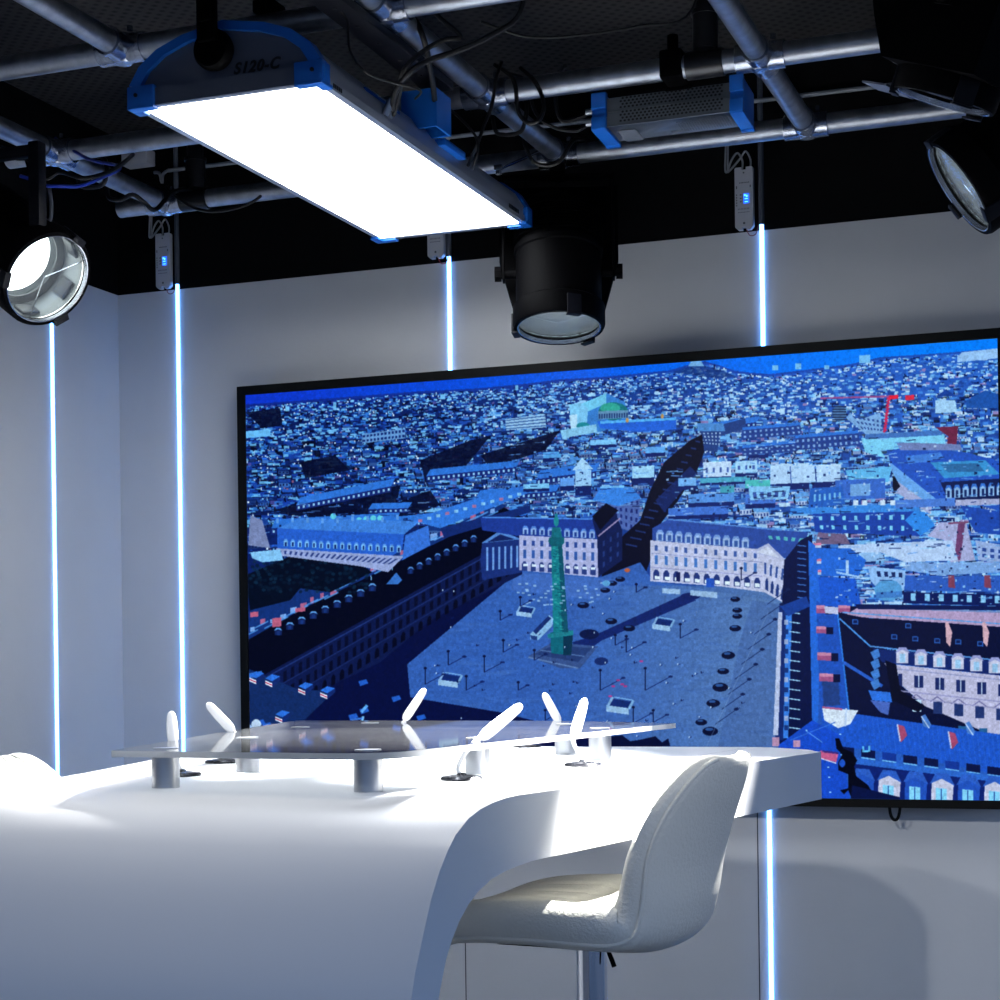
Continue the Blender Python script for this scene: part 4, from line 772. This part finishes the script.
# ---------------------------------------------------------------- spotlights
def spotlight(label, lens, n, R=.105, length=.34, up=(0, 0, 1), lit=False, yoke=0.0, hang=None, roll=0.0):
    mx = aim(lens, n, up) @ Matrix.Rotation(roll, 4, 'Z')
    t = thing('spotlight', label, 'spotlight', mx=mx, group='black stage spotlights')
    b = MB()  # barrel: local -Z is the beam, z=0 the front rim
    b.lathe([(R*.90, -.002), (R*.99, -.003), (R*1.02, .004), (R*1.02, .050), (R*.95, .056), (R*.95, length*.55), (R*.99, length*.56), (R*.99, length*.60), (R*.90, length*.62), (R*.88, length*.86), (R*.70, length*.96), (R*.45, length), (0, length)], n=44)
    b.lathe([(R*.90, -.002), (R*.90, .012), (R*.94, .020)], n=44)
    for k in range(9): b.lathe([(R*.90, length*(.64+.024*k)), (R*1.0, length*(.64+.024*k)), (R*1.0, length*(.648+.024*k)), (R*.90, length*(.648+.024*k))], n=32)
    b.build('barrel', 'fixture', t)
    b = MB()
    if lit:
        b.lathe([(R*.93, .012), (R*.93, .125), (R*.80, .132), (0, .132)][::-1], n=40); b.build('lamp_interior', 'lampinside', t, recalc=False)
        b = MB()
        for a in range(6): b.box((R*.85, -.022, .035), (R*.925, .022, .075), mx=Matrix.Rotation(a*1.047+.3, 4, 'Z'), bev=.002)
        b.lathe([(R*.92, .090), (R*.76, .094), (R*.76, .098), (R*.92, .102)], n=40); b.build('lens_holder', 'lampslot', t)
    else: b.lathe([(R*.93, .012), (R*.90, .045), (R*.70, .085), (R*.45, .115), (R*.2, .125), (0, .126)][::-1], n=24, smooth=False); b.build('reflector', 'reflector', t, recalc=False)
    b = MB(); b.lathe([(0, .006), (R*.45, .0075), (R*.9, .012), (R*.9, .016), (R*.45, .012), (0, .011)], n=36); b.build('lens', 'lens', t)
    b = MB(); b.lathe([(R*.89, .006), (R*.90, -.003), (R*.92, -.004), (R*.92, .004)], n=44); b.build('lens_ring', 'chain', t)
    for a in (0, 120, 240):
        b = MB(); b.box((-.018, R*1.0, -.008), (.018, R*1.05, .040), mx=Matrix.Rotation(math.radians(a+20), 4, 'Z'), bev=.002); b.box((-.018, R*.90, -.012), (.018, R*1.05, -.008), mx=Matrix.Rotation(math.radians(a+20), 4, 'Z'), bev=.002); b.build('accessory_clip', 'fixture_blue', t)
    b = MB()
    if lit: b.lathe([(0, .108), (R*.45, .110), (R*.70, .114), (R*.74, .120), (0, .124)], n=36)
    else: b.lathe([(0, .108), (.016, .104), (.022, .094), (.018, .075), (0, .068)], n=20)
    b.build('bulb', 'bulb' if lit else 'bulbdim', t)
    b = MB()
    for a in range(3): b.cyl((0, 0, .010), (R*.89*math.cos(a*2.09+.5), R*.89*math.sin(a*2.09+.5), .014), .0012, n=6)
    b.build('lens_guard', 'chain', t)
    # side pivots and yoke (built in the lamp's frame, arms reach the hanging clamp)
    w = R*1.22; zc = length*.42
    for s in (-1, 1): b = MB(); b.cyl((s*R*.9, 0, zc), (s*(w+.008), 0, zc), .012, n=14); b.cyl((s*(w+.006), 0, zc), (s*(w+.022), 0, zc), .020, n=8); b.build('pivot_bolt', 'fixture', t)
    if hang is not None:
        inv = mx.inverted(); hp = inv @ V(hang); c = V((0, 0, zc)); d = (hp-c); d.x = 0; L = d.length-.03; d.normalize()
        b = MB(); s_ = d.cross(V((1, 0, 0)))
        q = Matrix((V((1, 0, 0)), s_, d)).transposed().to_4x4(); q.translation = c
        for s in (-1, 1): b.box((s*w-.003, -.016, -.02), (s*w+.003, .016, L), mx=q, bev=.002)
        b.box((-w-.003, -.016, L-.003), (w+.003, .016, L+.004), mx=q, bev=.002); b.build('yoke', 'fixture', t)
        b = MB(); b.cyl(c+d*L, hp, .012, n=12); b.box((-.02, -.03, L+.006), (.02, .03, L+.03), mx=q, bev=.004); b.build('hook_clamp', 'fixture', t)
        b = MB(); 
        cz = L+.006; vs_ = [(-.018, cz+.012), (-.016, cz-.002), (-.005, cz-.008), (.005, cz-.008), (.016, cz-.002), (.018, cz+.012), (.010, cz+.006), (0, cz), (-.010, cz+.006)]
        o_ = [q @ V((x_, y_, z_)) for y_ in (-.038, -.030) for x_, z_ in vs_]; n_ = len(vs_)
        b.add(o_, [(i, (i+1) % n_, n_+(i+1) % n_, n_+i) for i in range(n_)]+[tuple(range(n_))[::-1], tuple(range(n_, 2*n_))], False); b.build('wing_nut', 'chain', t)
    return t
s1 = spotlight('black spotlight hanging nose down in the centre, in front of the television top edge', (-1.378, 4.118, 2.062), (.06, -.19, -.98), R=.112, length=.34, hang=(-1.40, 4.172, 2.475))
b = MB(); b.prism([(-.112, .06), (-.150, .20), (-.150, .40), (.150, .40), (.150, .20), (.112, .06), (.09, .11), (.05, .15), (0, .165), (-.05, .15), (-.09, .11)], 'y', -.075, -.055); b.build('heat_baffle', 'fixture', s1)
s2 = spotlight('glowing black spotlight at the left edge of the picture aimed to the right', (-2.300, 3.303, 2.098), (.807, -.233, -.55), R=.112, length=.36, lit=True, hang=(-2.52, 3.40, 2.47))
s3 = spotlight('black spotlight at the right edge tilted down left with its silver lens showing', (-.372, 3.705, 2.192), (-.81, -.196, -.56), R=.112, length=.34, hang=(-.18, 3.66, 2.47))
s4 = spotlight('large black spotlight in the top right corner, nearly edge on above the other one', (-.333, 3.078, 2.180), (-.36, .13, -.92), R=.088, length=.36, hang=(-.20, 3.11, 2.47))
# flap and big housing on the top right lamp
b = MB(); b.prism([(-.050, .088), (.050, .088), (.030, .150), (-.030, .150)], 'z', -.003, .0005); b.build('barn_door', 'endplate', s4)
b = MB(); b.prism([(-.095, .035), (.085, .035), (.125, .10), (.150, .15), (.155, .36), (-.10, .36)], 'x', -.10, .10); b.build('lamp_house', 'fixture', s4)
# ---------------------------------------------------------------- cables
def cable(label, pts, r=.0045, m='rubber', name='cable', cat='cable'):
    b = MB(); b.tube(pts, r, 8, sub=6); return tag(b.build(name, m), label, cat, 'cables looped over the pipe grid')
cable('thick black cable arching over the crossing pipes above the panel middle', [(-1.500,3.175,2.56), (-1.452,3.193,2.554), (-1.409,3.210,2.548), (-1.378,3.221,2.523), (-1.356,3.229,2.473), (-1.380,3.327,2.427), (-1.412,3.422,2.397), (-1.442,3.517,2.375)], .006)
cable('black cable rising from the rear plug of the light panel and sweeping right', [(-1.418,3.206,2.335), (-1.389,3.164,2.358), (-1.343,3.127,2.376), (-1.307,3.141,2.399), (-1.262,3.158,2.414), (-1.198,3.182,2.444), (-1.143,3.203,2.489), (-1.133,3.206,2.60), (-1.133, 3.206, 2.855)], .006)
cable('black cable rising from the front plug of the light panel and curling back', [(-1.428,3.236,2.335), (-1.400,3.20,2.354), (-1.354,3.123,2.380), (-1.316,3.138,2.418), (-1.279,3.151,2.437), (-1.252,3.162,2.443), (-1.288,3.148,2.480), (-1.342,3.128,2.535)], .005)
cable('thin black cable sagging below the dark rail above the light panel', [(-1.43,2.96,2.46), (-1.413,2.994,2.441), (-1.409,2.996,2.385), (-1.383,3.006,2.343), (-1.360,3.068,2.341), (-1.326,3.134,2.341), (-1.36, 3.19, 2.345)], .0025)
cable('coil of black cable wrapped round the centre pipe crossing', [(-1.345,3.600,2.54), (-1.298,3.59,2.497), (-1.292,3.60,2.433), (-1.272,3.61,2.407), (-1.247,3.615,2.415), (-1.240,3.62,2.45), (-1.262,3.63,2.50), (-1.30, 3.64, 2.54)], .005)
cable('black cable dropping from the centre pipe crossing toward the light panel', [(-1.325,3.59,2.54), (-1.330,3.570,2.500), (-1.341,3.566,2.439), (-1.357,3.559,2.396), (-1.372,3.554,2.353), (-1.423,3.632,2.338)], .004)
cable('black cable hanging in a loop beneath the centre pipe past the crossing', [(-1.43,3.80,2.52), (-1.420,3.80,2.462), (-1.400,3.80,2.45), (-1.375,3.80,2.448), (-1.352,3.80,2.46), (-1.345,3.80,2.52), (-1.388, 3.80, 2.532), (-1.43, 3.80, 2.52)], .005)
cable('black cable from the left end of the power supply looping over the pipe', [(-1.17,3.722,2.450), (-1.190,3.719,2.440), (-1.227,3.705,2.435), (-1.240,3.702,2.480), (-1.225,3.690,2.530), (-1.20, 3.65, 2.535)], .005)
cable('second black cable from the power supply drooping toward the left', [(-1.17,3.722,2.425), (-1.20,3.72,2.412), (-1.25,3.715,2.425), (-1.29,3.71,2.46), (-1.31,3.70,2.53), (-1.34, 3.66, 2.54)], .004)
cable('black cable looping down between the light panel and the back pipe', [(-1.442,3.518,2.45), (-1.402,3.533,2.411), (-1.372,3.544,2.374), (-1.366,3.546,2.342), (-1.383,3.560,2.310), (-1.40, 3.60, 2.318)], .003)
cable('thin black cable crossing the upper right behind the centre pipe', [(-1.30,3.40,2.56), (-1.22,3.45,2.535), (-1.12,3.50,2.54), (-1.0,3.55,2.56), (-.9,3.6,2.60), (-.85, 3.62, 2.855)], .003)
cable('blue cable slung below the left pipe above the glowing spotlight', [(-2.353,3.282,2.327), (-2.328,3.292,2.318), (-2.312,3.298,2.306), (-2.266,3.315,2.303), (-2.258,3.372,2.317), (-2.243,3.431,2.348), (-2.255,3.533,2.402), (-2.40, 3.62, 2.46), (-2.52, 3.66, 2.535)], .004, 'bluecable')
cable('black cable slung below the left pipe above the glowing spotlight', [(-2.55,3.20,2.40), (-2.394,3.267,2.385), (-2.363,3.279,2.367), (-2.336,3.289,2.362), (-2.301,3.302,2.322), (-2.270,3.314,2.335), (-2.218,3.333,2.320), (-2.20,3.42,2.36), (-2.30, 3.66, 2.47)], .005)
cable('black cable wrapped in a loop round the left pipe near its crossing', [(-2.56,3.82,2.53), (-2.560,3.82,2.470), (-2.525,3.82,2.455), (-2.485,3.82,2.465), (-2.482,3.82,2.52), (-2.52, 3.82, 2.535), (-2.56, 3.82, 2.53)], .006)
cable('black strap cable round the left pipe close to the back wall', [(-2.56,3.95,2.53), (-2.560,3.95,2.470), (-2.525,3.95,2.455), (-2.485,3.95,2.465), (-2.468,3.98,2.45), (-2.46, 4.02, 2.44), (-2.44, 4.08, 2.50), (-2.42, 4.172, 2.53)], .006)
cable('black cable draped along the back pipe near the left hanger', [(-2.50,4.14,2.535), (-2.46,4.125,2.50), (-2.40,4.13,2.462), (-2.33,4.14,2.452), (-2.24,4.15,2.47), (-2.18, 4.172, 2.53)], .004)
cable('black cable tied under the centre pipe where it meets the back pipe', [(-1.45,4.08,2.54), (-1.438,4.053,2.50), (-1.42,4.059,2.46), (-1.393,4.075,2.45), (-1.359,4.083,2.46), (-1.33, 4.10, 2.51), (-1.32, 4.172, 2.53)], .005)
b = MB(); b.cyl((-1.530, 4.143, 2.478), (-1.405, 4.128, 2.510), .004, n=10); b.box((-1.552, 4.136, 2.472), (-1.530, 4.146, 2.486), bev=.002); b.cyl((-1.540, 4.14, 2.462), (-1.540, 4.14, 2.470), .008, n=10)
tag(b.build('clamp_pin', 'chain'), 'bright clamp pin lying against the back pipe above the hanging spotlight', 'clamp pin')
b = MB(); b.tube([(-2.34, 3.32, 2.33), (-2.345, 3.33, 2.29), (-2.335, 3.33, 2.25), (-2.31, 3.33, 2.235), (-2.305, 3.33, 2.27), (-2.31, 3.33, 2.31)], .004, 8)
b.box((-2.335, 3.32, 2.205), (-2.315, 3.33, 2.24), bev=.002); tag(b.build('safety_chain', 'greyink'), 'grey safety clip hanging above the glowing left spotlight', 'safety clip')
b = MB(); b.box((-2.52, 3.24, 2.355), (-2.30, 3.262, 2.380), bev=.003); b.box((-2.30, 3.236, 2.20), (-2.272, 3.266, 2.385), bev=.004); b.cyl((-2.45, 3.235, 2.368), (-2.45, 3.225, 2.368), .008, n=10)
b.cyl((-2.51, 3.25, 2.37), (-2.51, 3.25, 2.53), .012, n=12)
tag(b.build('hanging_bracket', 'fixture_blue'), 'dark navy hanging bracket over the glowing left spotlight', 'bracket')

# ---------------------------------------------------------------- the desk
desk = thing('presenter_desk', 'large white studio desk with a curved waterfall front and angled sides', 'desk', (-1.4, 3.0, 0))
ZT, ZU = 1.035, .935
def xr(y): return -.676-.157*(3.734-y) if y <= 3.734 else -.676-(.020*((y-3.734)/.04) if y < 3.77 else (.020+.155*((y-3.77)/.18)**1.7))
def xl(y): return -1.86-.288*(y-2.70)
out = [(3.95, ZT), (3.935, ZT), (3.90, ZT), (3.86, ZT), (3.82, ZT), (3.77, ZT), (3.734, ZT), (3.5, ZT), (3.2, ZT), (2.9, ZT), (2.6, ZT), (2.42, ZT), (2.385, 1.0335), (2.344, 1.029), (2.31, 1.0225), (2.278, 1.0125), (2.242, .992), (2.222, .973), (2.20, .947), (2.178, .912), (2.162, .878), (2.136, .82), (2.12, .77), (2.10, .68), (2.075, .5), (2.055, .25), (2.05, 0)]
inn = [(3.95, ZU), (3.935, ZU), (3.90, ZU), (3.86, ZU), (3.82, ZU), (3.77, ZU), (3.734, ZU), (3.5, ZU), (3.2, ZU), (2.9, ZU), (2.7, ZU), (2.50, ZU), (2.46, .9345), (2.42, .932), (2.38, .928), (2.34, .921), (2.30, .907), (2.275, .893), (2.25, .873), (2.23, .850), (2.214, .825), (2.195, .780), (2.18, .73), (2.163, .65), (2.143, .48), (2.125, .25), (2.12, 0)]
vs = []; fs = []; n = len(out)
for (yo, zo), (yi, zi) in zip(out, inn): vs += [(xl(yo), yo, zo), (xr(yo), yo, zo), (xr(yi), yi, zi), (xl(yi), yi, zi)]
for k in range(n-1):
    for j in range(4): fs.append((4*k+j, 4*k+(j+1) % 4, 4*k+4+(j+1) % 4, 4*k+4+j))
fs += [(0, 1, 2, 3), tuple(4*(n-1)+j for j in (3, 2, 1, 0))]
b = MB(); b.add(vs, fs, True); b.build('shell', 'desk', desk, world=True, angle=40)
# rear support carrying the far part of the top
b = MB(); b.box((-2.08, 3.55, 0), (-1.78, 3.78, ZU)); b.build('rear_pedestal', 'desk', desk, world=True)
b = MB()
def seamline(pts, w=.0009):
    for (x0, y0), (x1, y1) in zip(pts, pts[1:]):
        d = V((x1-x0, y1-y0)).normalized(); nx, ny = -d.y*w, d.x*w
        b.add([(x0+nx, y0+ny, ZT+.0004), (x1+nx, y1+ny, ZT+.0004), (x1-nx, y1-ny, ZT+.0004), (x0-nx, y0-ny, ZT+.0004)], [(0, 1, 2, 3)], False)
seamline([(-1.034, 2.40), (-.985, 2.60), (-.944, 3.07), (-.891, 3.67), (-.87, 3.94)])
b.build('top_joint', 'deskseam', desk, world=True)

# ---------------------------------------------------------------- raised clear shelf on steel posts
shelf = thing('raised_shelf', 'clear acrylic shelf raised on steel posts above the desk top', 'shelf', (-1.4, 3.0, ZT))
def rounded(poly, r, seg=6):
    o = []; n = len(poly)
    for i in range(n):
        p = V(poly[i]); a = (V(poly[i-1])-p).normalized(); c = (V(poly[(i+1) % n])-p).normalized(); rr = r[i]
        for k in range(seg+1):
            t = k/seg; o.append(tuple(((p+a*rr)*(1-t)+p*t)*(1-t)+(p*(1-t)+(p+c*rr)*t)*t))
    return o
gp = rounded([(-1.562, 2.392), (-1.065, 2.345), (-.975, 3.68), (-1.30, 3.86), (-2.02, 3.93)], [.02, .09, .015, .1, .05])
b = MB(); b.prism(gp, 'z', 1.0885, 1.0985, smooth=False); b.mi = [1]*(len(b.f)-2)+[0, 0]; b.build('clear_top', ['glass', 'edge'], shelf, world=True, angle=25)
posts = [(-1.509, 2.475), (-1.137, 2.450), (-1.587, 2.89), (-1.131, 2.895), (-1.053, 3.371), (-1.203, 3.600), (-1.763, 3.45), (-1.72, 3.72)]
for x, y in posts:
    b = MB(); b.cyl((x, y, ZT+.0002), (x, y, 1.0883), .0225, n=36); p = b.build('post', 'steel', shelf, world=True)
    b = MB(); b.cyl((x, y, 1.0987), (x, y, 1.0998), .0205, n=36); c = b.build('cap', 'steel', p); c.data.transform(shelf.matrix_basis.inverted())

# ---------------------------------------------------------------- microphones
def mic(label, bx, by, stem, pad):
    t = thing('desk_microphone', label, 'microphone', (bx, by, ZT), 0, 'white desk microphones')
    b = MB(); b.lathe([(0, .0002), (.034, .0002), (.036, .003), (.033, .0065), (.020, .008), (.009, .0088), (.006, .012), (0, .013)], Matrix.Translation((bx, by, ZT)), n=32); b.build('base', 'micbase', t, world=True)
    b = MB(); pts = [(bx, by, ZT+.008)]+stem; b.tube(pts, .003, 10, sub=6, rads=[.0034, .0036, .0044, .0054]); b.build('stem', 'mic', t, world=True)
    a, c = V(pad[0]), V(pad[1]); d = (c-a).normalized(); view = V((a.x, a.y, a.z-1.22)).normalized(); w = d.cross(view).normalized(); q = w.cross(d)
    vs = []; N = 16; m = 12; Ln = (c-a).length
    prof = [(0, .001), (.002, .006), (.010, .0096), (.022, .0104), (Ln*.6, .0098), (Ln-.010, .0084), (Ln-.004, .0062), (Ln-.001, .0035), (Ln, .001)]
    b = MB(); fs = []
    for s_, r_ in prof: vs += [a+d*s_+w*(r_*math.cos(k*math.tau/m))+q*(r_*.55*math.sin(k*math.tau/m)) for k in range(m)]
    for k in range(len(prof)-1):
        for j in range(m): fs.append((k*m+j, k*m+(j+1) % m, (k+1)*m+(j+1) % m, (k+1)*m+j))
    fs += [tuple(range(m)), tuple((len(prof)-1)*m+j for j in range(m))]
    b.add(vs, fs, True); b.build('capsule', 'mic', t, world=True); return t
mic('white desk microphone nearest the stool, leaning right over the shelf edge', -1.097, 2.734, [(-1.103,2.732,1.055), (-1.090,2.737,1.082), (-1.066,2.747,1.107)], [(-1.068,2.746,1.103), (-1.001,2.770,1.160)])
mic('white desk microphone in front of the rightmost post, standing nearly upright', -1.020, 3.157, [(-1.030,3.157,1.060), (-1.040,3.160,1.080), (-1.039,3.161,1.093)], [(-1.040,3.160,1.086), (-1.018,3.169,1.163)])
mic('white desk microphone at the left, upright beside the leftmost front post', -1.650, 2.760, [(-1.658,2.759,1.06), (-1.668,2.757,1.080), (-1.664,2.755,1.098)], [(-1.664,2.756,1.092), (-1.667,2.755,1.152)])
mic('white desk microphone leaning left just behind the upright left one', -1.800, 3.171, [(-1.805,3.171,1.050), (-1.790,3.175,1.078), (-1.774,3.179,1.100)], [(-1.776,3.178,1.098), (-1.827,3.159,1.158)])
mic('white desk microphone leaning right beyond the shelf, below the dark facades on the screen', -1.640, 3.770, [(-1.63,3.766,1.055), (-1.632,3.75,1.075), (-1.647,3.742,1.103)], [(-1.644,3.742,1.103), (-1.596,3.758,1.177)])
mic('white desk microphone leaning left beyond the shelf, below the column on the screen', -1.400, 3.90, [(-1.385,3.90,1.050), (-1.345,3.90,1.075), (-1.316,3.904,1.090)], [(-1.318,3.904,1.092), (-1.353,3.892,1.163)])

# ---------------------------------------------------------------- stools
def cat1(tab, s):
    n = len(tab)-1; x = s*n; i = min(n-1, int(x)); t = x-i
    g = lambda k: tab[max(0, min(n, k))]
    return [.5*((2*b_)+(c_-a_)*t+(2*a_-5*b_+4*c_-d_)*t*t+(3*b_-a_-3*c_+d_)*t**3) for a_, b_, c_, d_ in zip(g(i-1), g(i), g(i+1), g(i+2))]
def make_stool(label, loc, rz):
    t = thing('bar_stool', label, 'stool', loc, rz, 'white bar stools')
    # centre line of the bucket: x, z, half width, side curl, thickness   (front edge -> top of backrest)
    tab = [(.252, .756, .140, .000, .036), (.240, .786, .176, .004, .052), (.155, .810, .198, .010, .066), (.035, .812, .205, .018, .072), (-.075, .806, .203, .022, .072), (-.138, .806, .188, .030, .066),
           (-.168, .850, .182, .040, .054), (-.188, .916, .186, .046, .042), (-.210, .976, .176, .044, .036), (-.232, 1.030, .148, .034, .032), (-.246, 1.064, .112, .022, .026), (-.252, 1.078, .072, .010, .018)]
    NS, NT = 120, 64
    def P(s, tt):
        x, z, w, c, th = cat1(tab, s); e = .01
        a_ = cat1(tab, max(0, s-e)); b_ = cat1(tab, min(1, s+e)); tx, tz = b_[0]-a_[0], b_[1]-a_[1]; L = math.hypot(tx, tz) or 1; tx /= L; tz /= L
        nx, nz = tz, -tx   # toward the sitter
        if nz < 0 and s < .3: nx, nz = -nx, -nz
        if s >= .3 and nx < 0 and nz < 0: nx, nz = -nx, -nz
        k = abs(tt)**2.2*c
        return V((x+nx*k, tt*w*(1-.02*abs(tt)), z+nz*k)), V((nx, 0, nz)), th
    inner = []; outer = []
    for i in range(NS+1):
        s = i/NS
        for j in range(NT+1):
            tt = -1+2*j/NT; p, nn, th = P(s, tt)
            edge = max(0, 1-abs(tt))**.5 if abs(tt) > .80 else 1; edge = min(1, (1-abs(tt))/.12)**.5 if abs(tt) > .88 else 1
            es = min(1, min(s, 1-s)/.035)**.5
            h = th*.5*edge*es
            g = 0
            for q in (.17, .30, .43, .56, .69, .82): g = max(g, math.exp(-((s-q)/.009)**2))
            for q in (-.55, -.18, .18, .55): g = max(g, math.exp(-((tt-q)/.032)**2))
            puff = -(.008 if s < .42 else .004)*g*(1 if abs(tt) < .86 else 0)*edge
            inner.append(p+nn*(h+puff)); outer.append(p-nn*h)
    def grid_faces(o, flip): 
        f = []
        for i in range(NS):
            for j in range(NT):
                q = (o+i*(NT+1)+j, o+i*(NT+1)+j+1, o+(i+1)*(NT+1)+j+1, o+(i+1)*(NT+1)+j); f.append(q[::-1] if flip else q)
        return f
    n1 = len(inner); b = MB(); b.add(inner+outer, grid_faces(0, False)+grid_faces(n1, True), True); b.build('seat_shell', 'leather', t, angle=60)
    # piping where the front and rear covers meet
    for sgn in (-1, 1):
        pts = []
        for i in range(6, 71, 4):
            p, nn, th = P(i/72, sgn*.93); pts.append(p-nn*(th*.5*.78))
        b = MB(); b.tube(pts, .0036, 8, sub=3); b.build('piping', 'leather', t)
    b = MB(); b.box((-.11, -.09, .772), (.13, .09, .784), bev=.004); b.build('base_plate', 'fixture', t)
    b = MB(); b.lathe([(.0, .778), (.034, .778), (.036, .768), (.030, .762), (.0, .762)], n=28); b.build('mounting_collar', 'steel', t)
    b = MB(); b.cyl((0, 0, .45), (0, 0, .770), .025, n=36); b.cyl((0, 0, .03), (0, 0, .45), .030, n=36); b.build('gas_column', 'chrome', t)
    b = MB(); b.tube([(0, .0, .765), (-.03, .01, .762), (-.038, .012, .752), (-.046, .014, .735)], .004, 8, rads=[.003, .003, .004, .004]); b.build('height_lever', 'fixture', t)
    b = MB(); b.lathe([(0, .032), (.05, .030), (.17, .016), (.20, .008), (.20, 0), (0, 0)], n=48); b.build('foot_disc', 'chrome', t)
    b = MB(); b.tube([(0, -.03, .30), (.06, -.10, .30), (.14, -.09, .30), (.17, 0, .30), (.14, .09, .30), (.06, .10, .30), (0, .03, .30)], .010, 10); b.build('footrest', 'chrome', t)
    return t
stool = make_stool('white quilted bar stool pushed under the right end of the desk', (-.878, 2.750, 0), math.radians(174))
st2 = copy_tree(stool); st2['label'] = 'white bar stool back at the left edge of the picture, behind the desk'
st2.matrix_basis = Matrix.Translation((-1.875, 2.885, 0)) @ Matrix.Rotation(math.radians(8), 4, 'Z') @ Matrix.Diagonal((1, 1, .985, 1))

# ---------------------------------------------------------------- light
def spot(name, loc, target, energy, size, blend, c, rad=.03):
    l = bpy.data.lights.new(name, 'SPOT'); l.energy = energy; l.spot_size = math.radians(size); l.spot_blend = blend; l.color = c; l.shadow_soft_size = rad
    o = bpy.data.objects.new(name, l); COL.objects.link(o); o.matrix_basis = aim(loc, V(target)-V(loc)); return o
def front(t_, d=.03): m = t_.matrix_basis; return m.translation - (m.to_3x3() @ V((0, 0, 1)))*d
spot('spot_beam_right', front(s3), (-1.12, 3.02, 1.03), 800, 36, .05, (1, .99, .97))
spot('spot_beam_top_right', front(s4), (-.93, 2.95, 1.0), 680, 34, .05, (1, .99, .97))
spot('spot_beam_left', front(s2), (-1.15, 3.02, 1.0), 1000, 40, .25, (1, .99, .97))
spot('spot_beam_centre', front(s1), (-1.6, 3.25, 1.0), 420, 66, .5, (1, .99, .97))
spot('rig_key_left', (-1.9, 1.2, 2.42), (-.75, 4.5, .82), 75, 40, .6, (.97, .99, 1), .05)
spot('rig_key_right', (-1.0, 1.1, 2.42), (-.9, 4.5, .82), 85, 40, .6, (.97, .99, 1), .05)
spot('added_front_fill', (-1.35, 2.30, 2.45), (-1.4, 2.50, 1.0), 48, 86, 1.0, (.98, .99, 1), .06)  # fill lamp added out of view to lighten the curved desk front
spot('added_stool_fill', (.9, .9, 2.42), (-.66, 2.72, .98), 60, 13, .9, (1, .99, .96), .04)  # extra unseen lamp, added to brighten the rear of the stool back

w = bpy.data.worlds.new('studio_dim'); SC.world = w; w.use_nodes = True
w.node_tree.nodes['Background'].inputs['Color'].default_value = (.36, .50, .82, 1); w.node_tree.nodes['Background'].inputs['Strength'].default_value = 1.25

_n = w.node_tree; _b = _n.nodes['Background']; _t = _n.nodes.new('ShaderNodeTexCoord'); _s = _n.nodes.new('ShaderNodeSeparateXYZ'); _r = _n.nodes.new('ShaderNodeValToRGB')
_r.color_ramp.elements[0].position = 0.0; _r.color_ramp.elements[0].color = (.07, .10, .17, 1); _r.color_ramp.elements[1].position = .22; _r.color_ramp.elements[1].color = (.34, .54, .98, 1)
_n.links.new(_t.outputs['Generated'], _s.inputs[0]); _n.links.new(_s.outputs['Z'], _r.inputs['Fac']); _n.links.new(_r.outputs['Color'], _b.inputs['Color'])
SC.view_settings.view_transform = 'Standard'; SC.view_settings.look = 'None'; SC.view_settings.exposure = 0; SC.view_settings.gamma = 1
SC.view_settings.use_curve_mapping = False
SC.cycles.max_bounces = 8; SC.cycles.transmission_bounces = 8; SC.cycles.sample_clamp_indirect = 4; SC.cycles.use_denoising = True
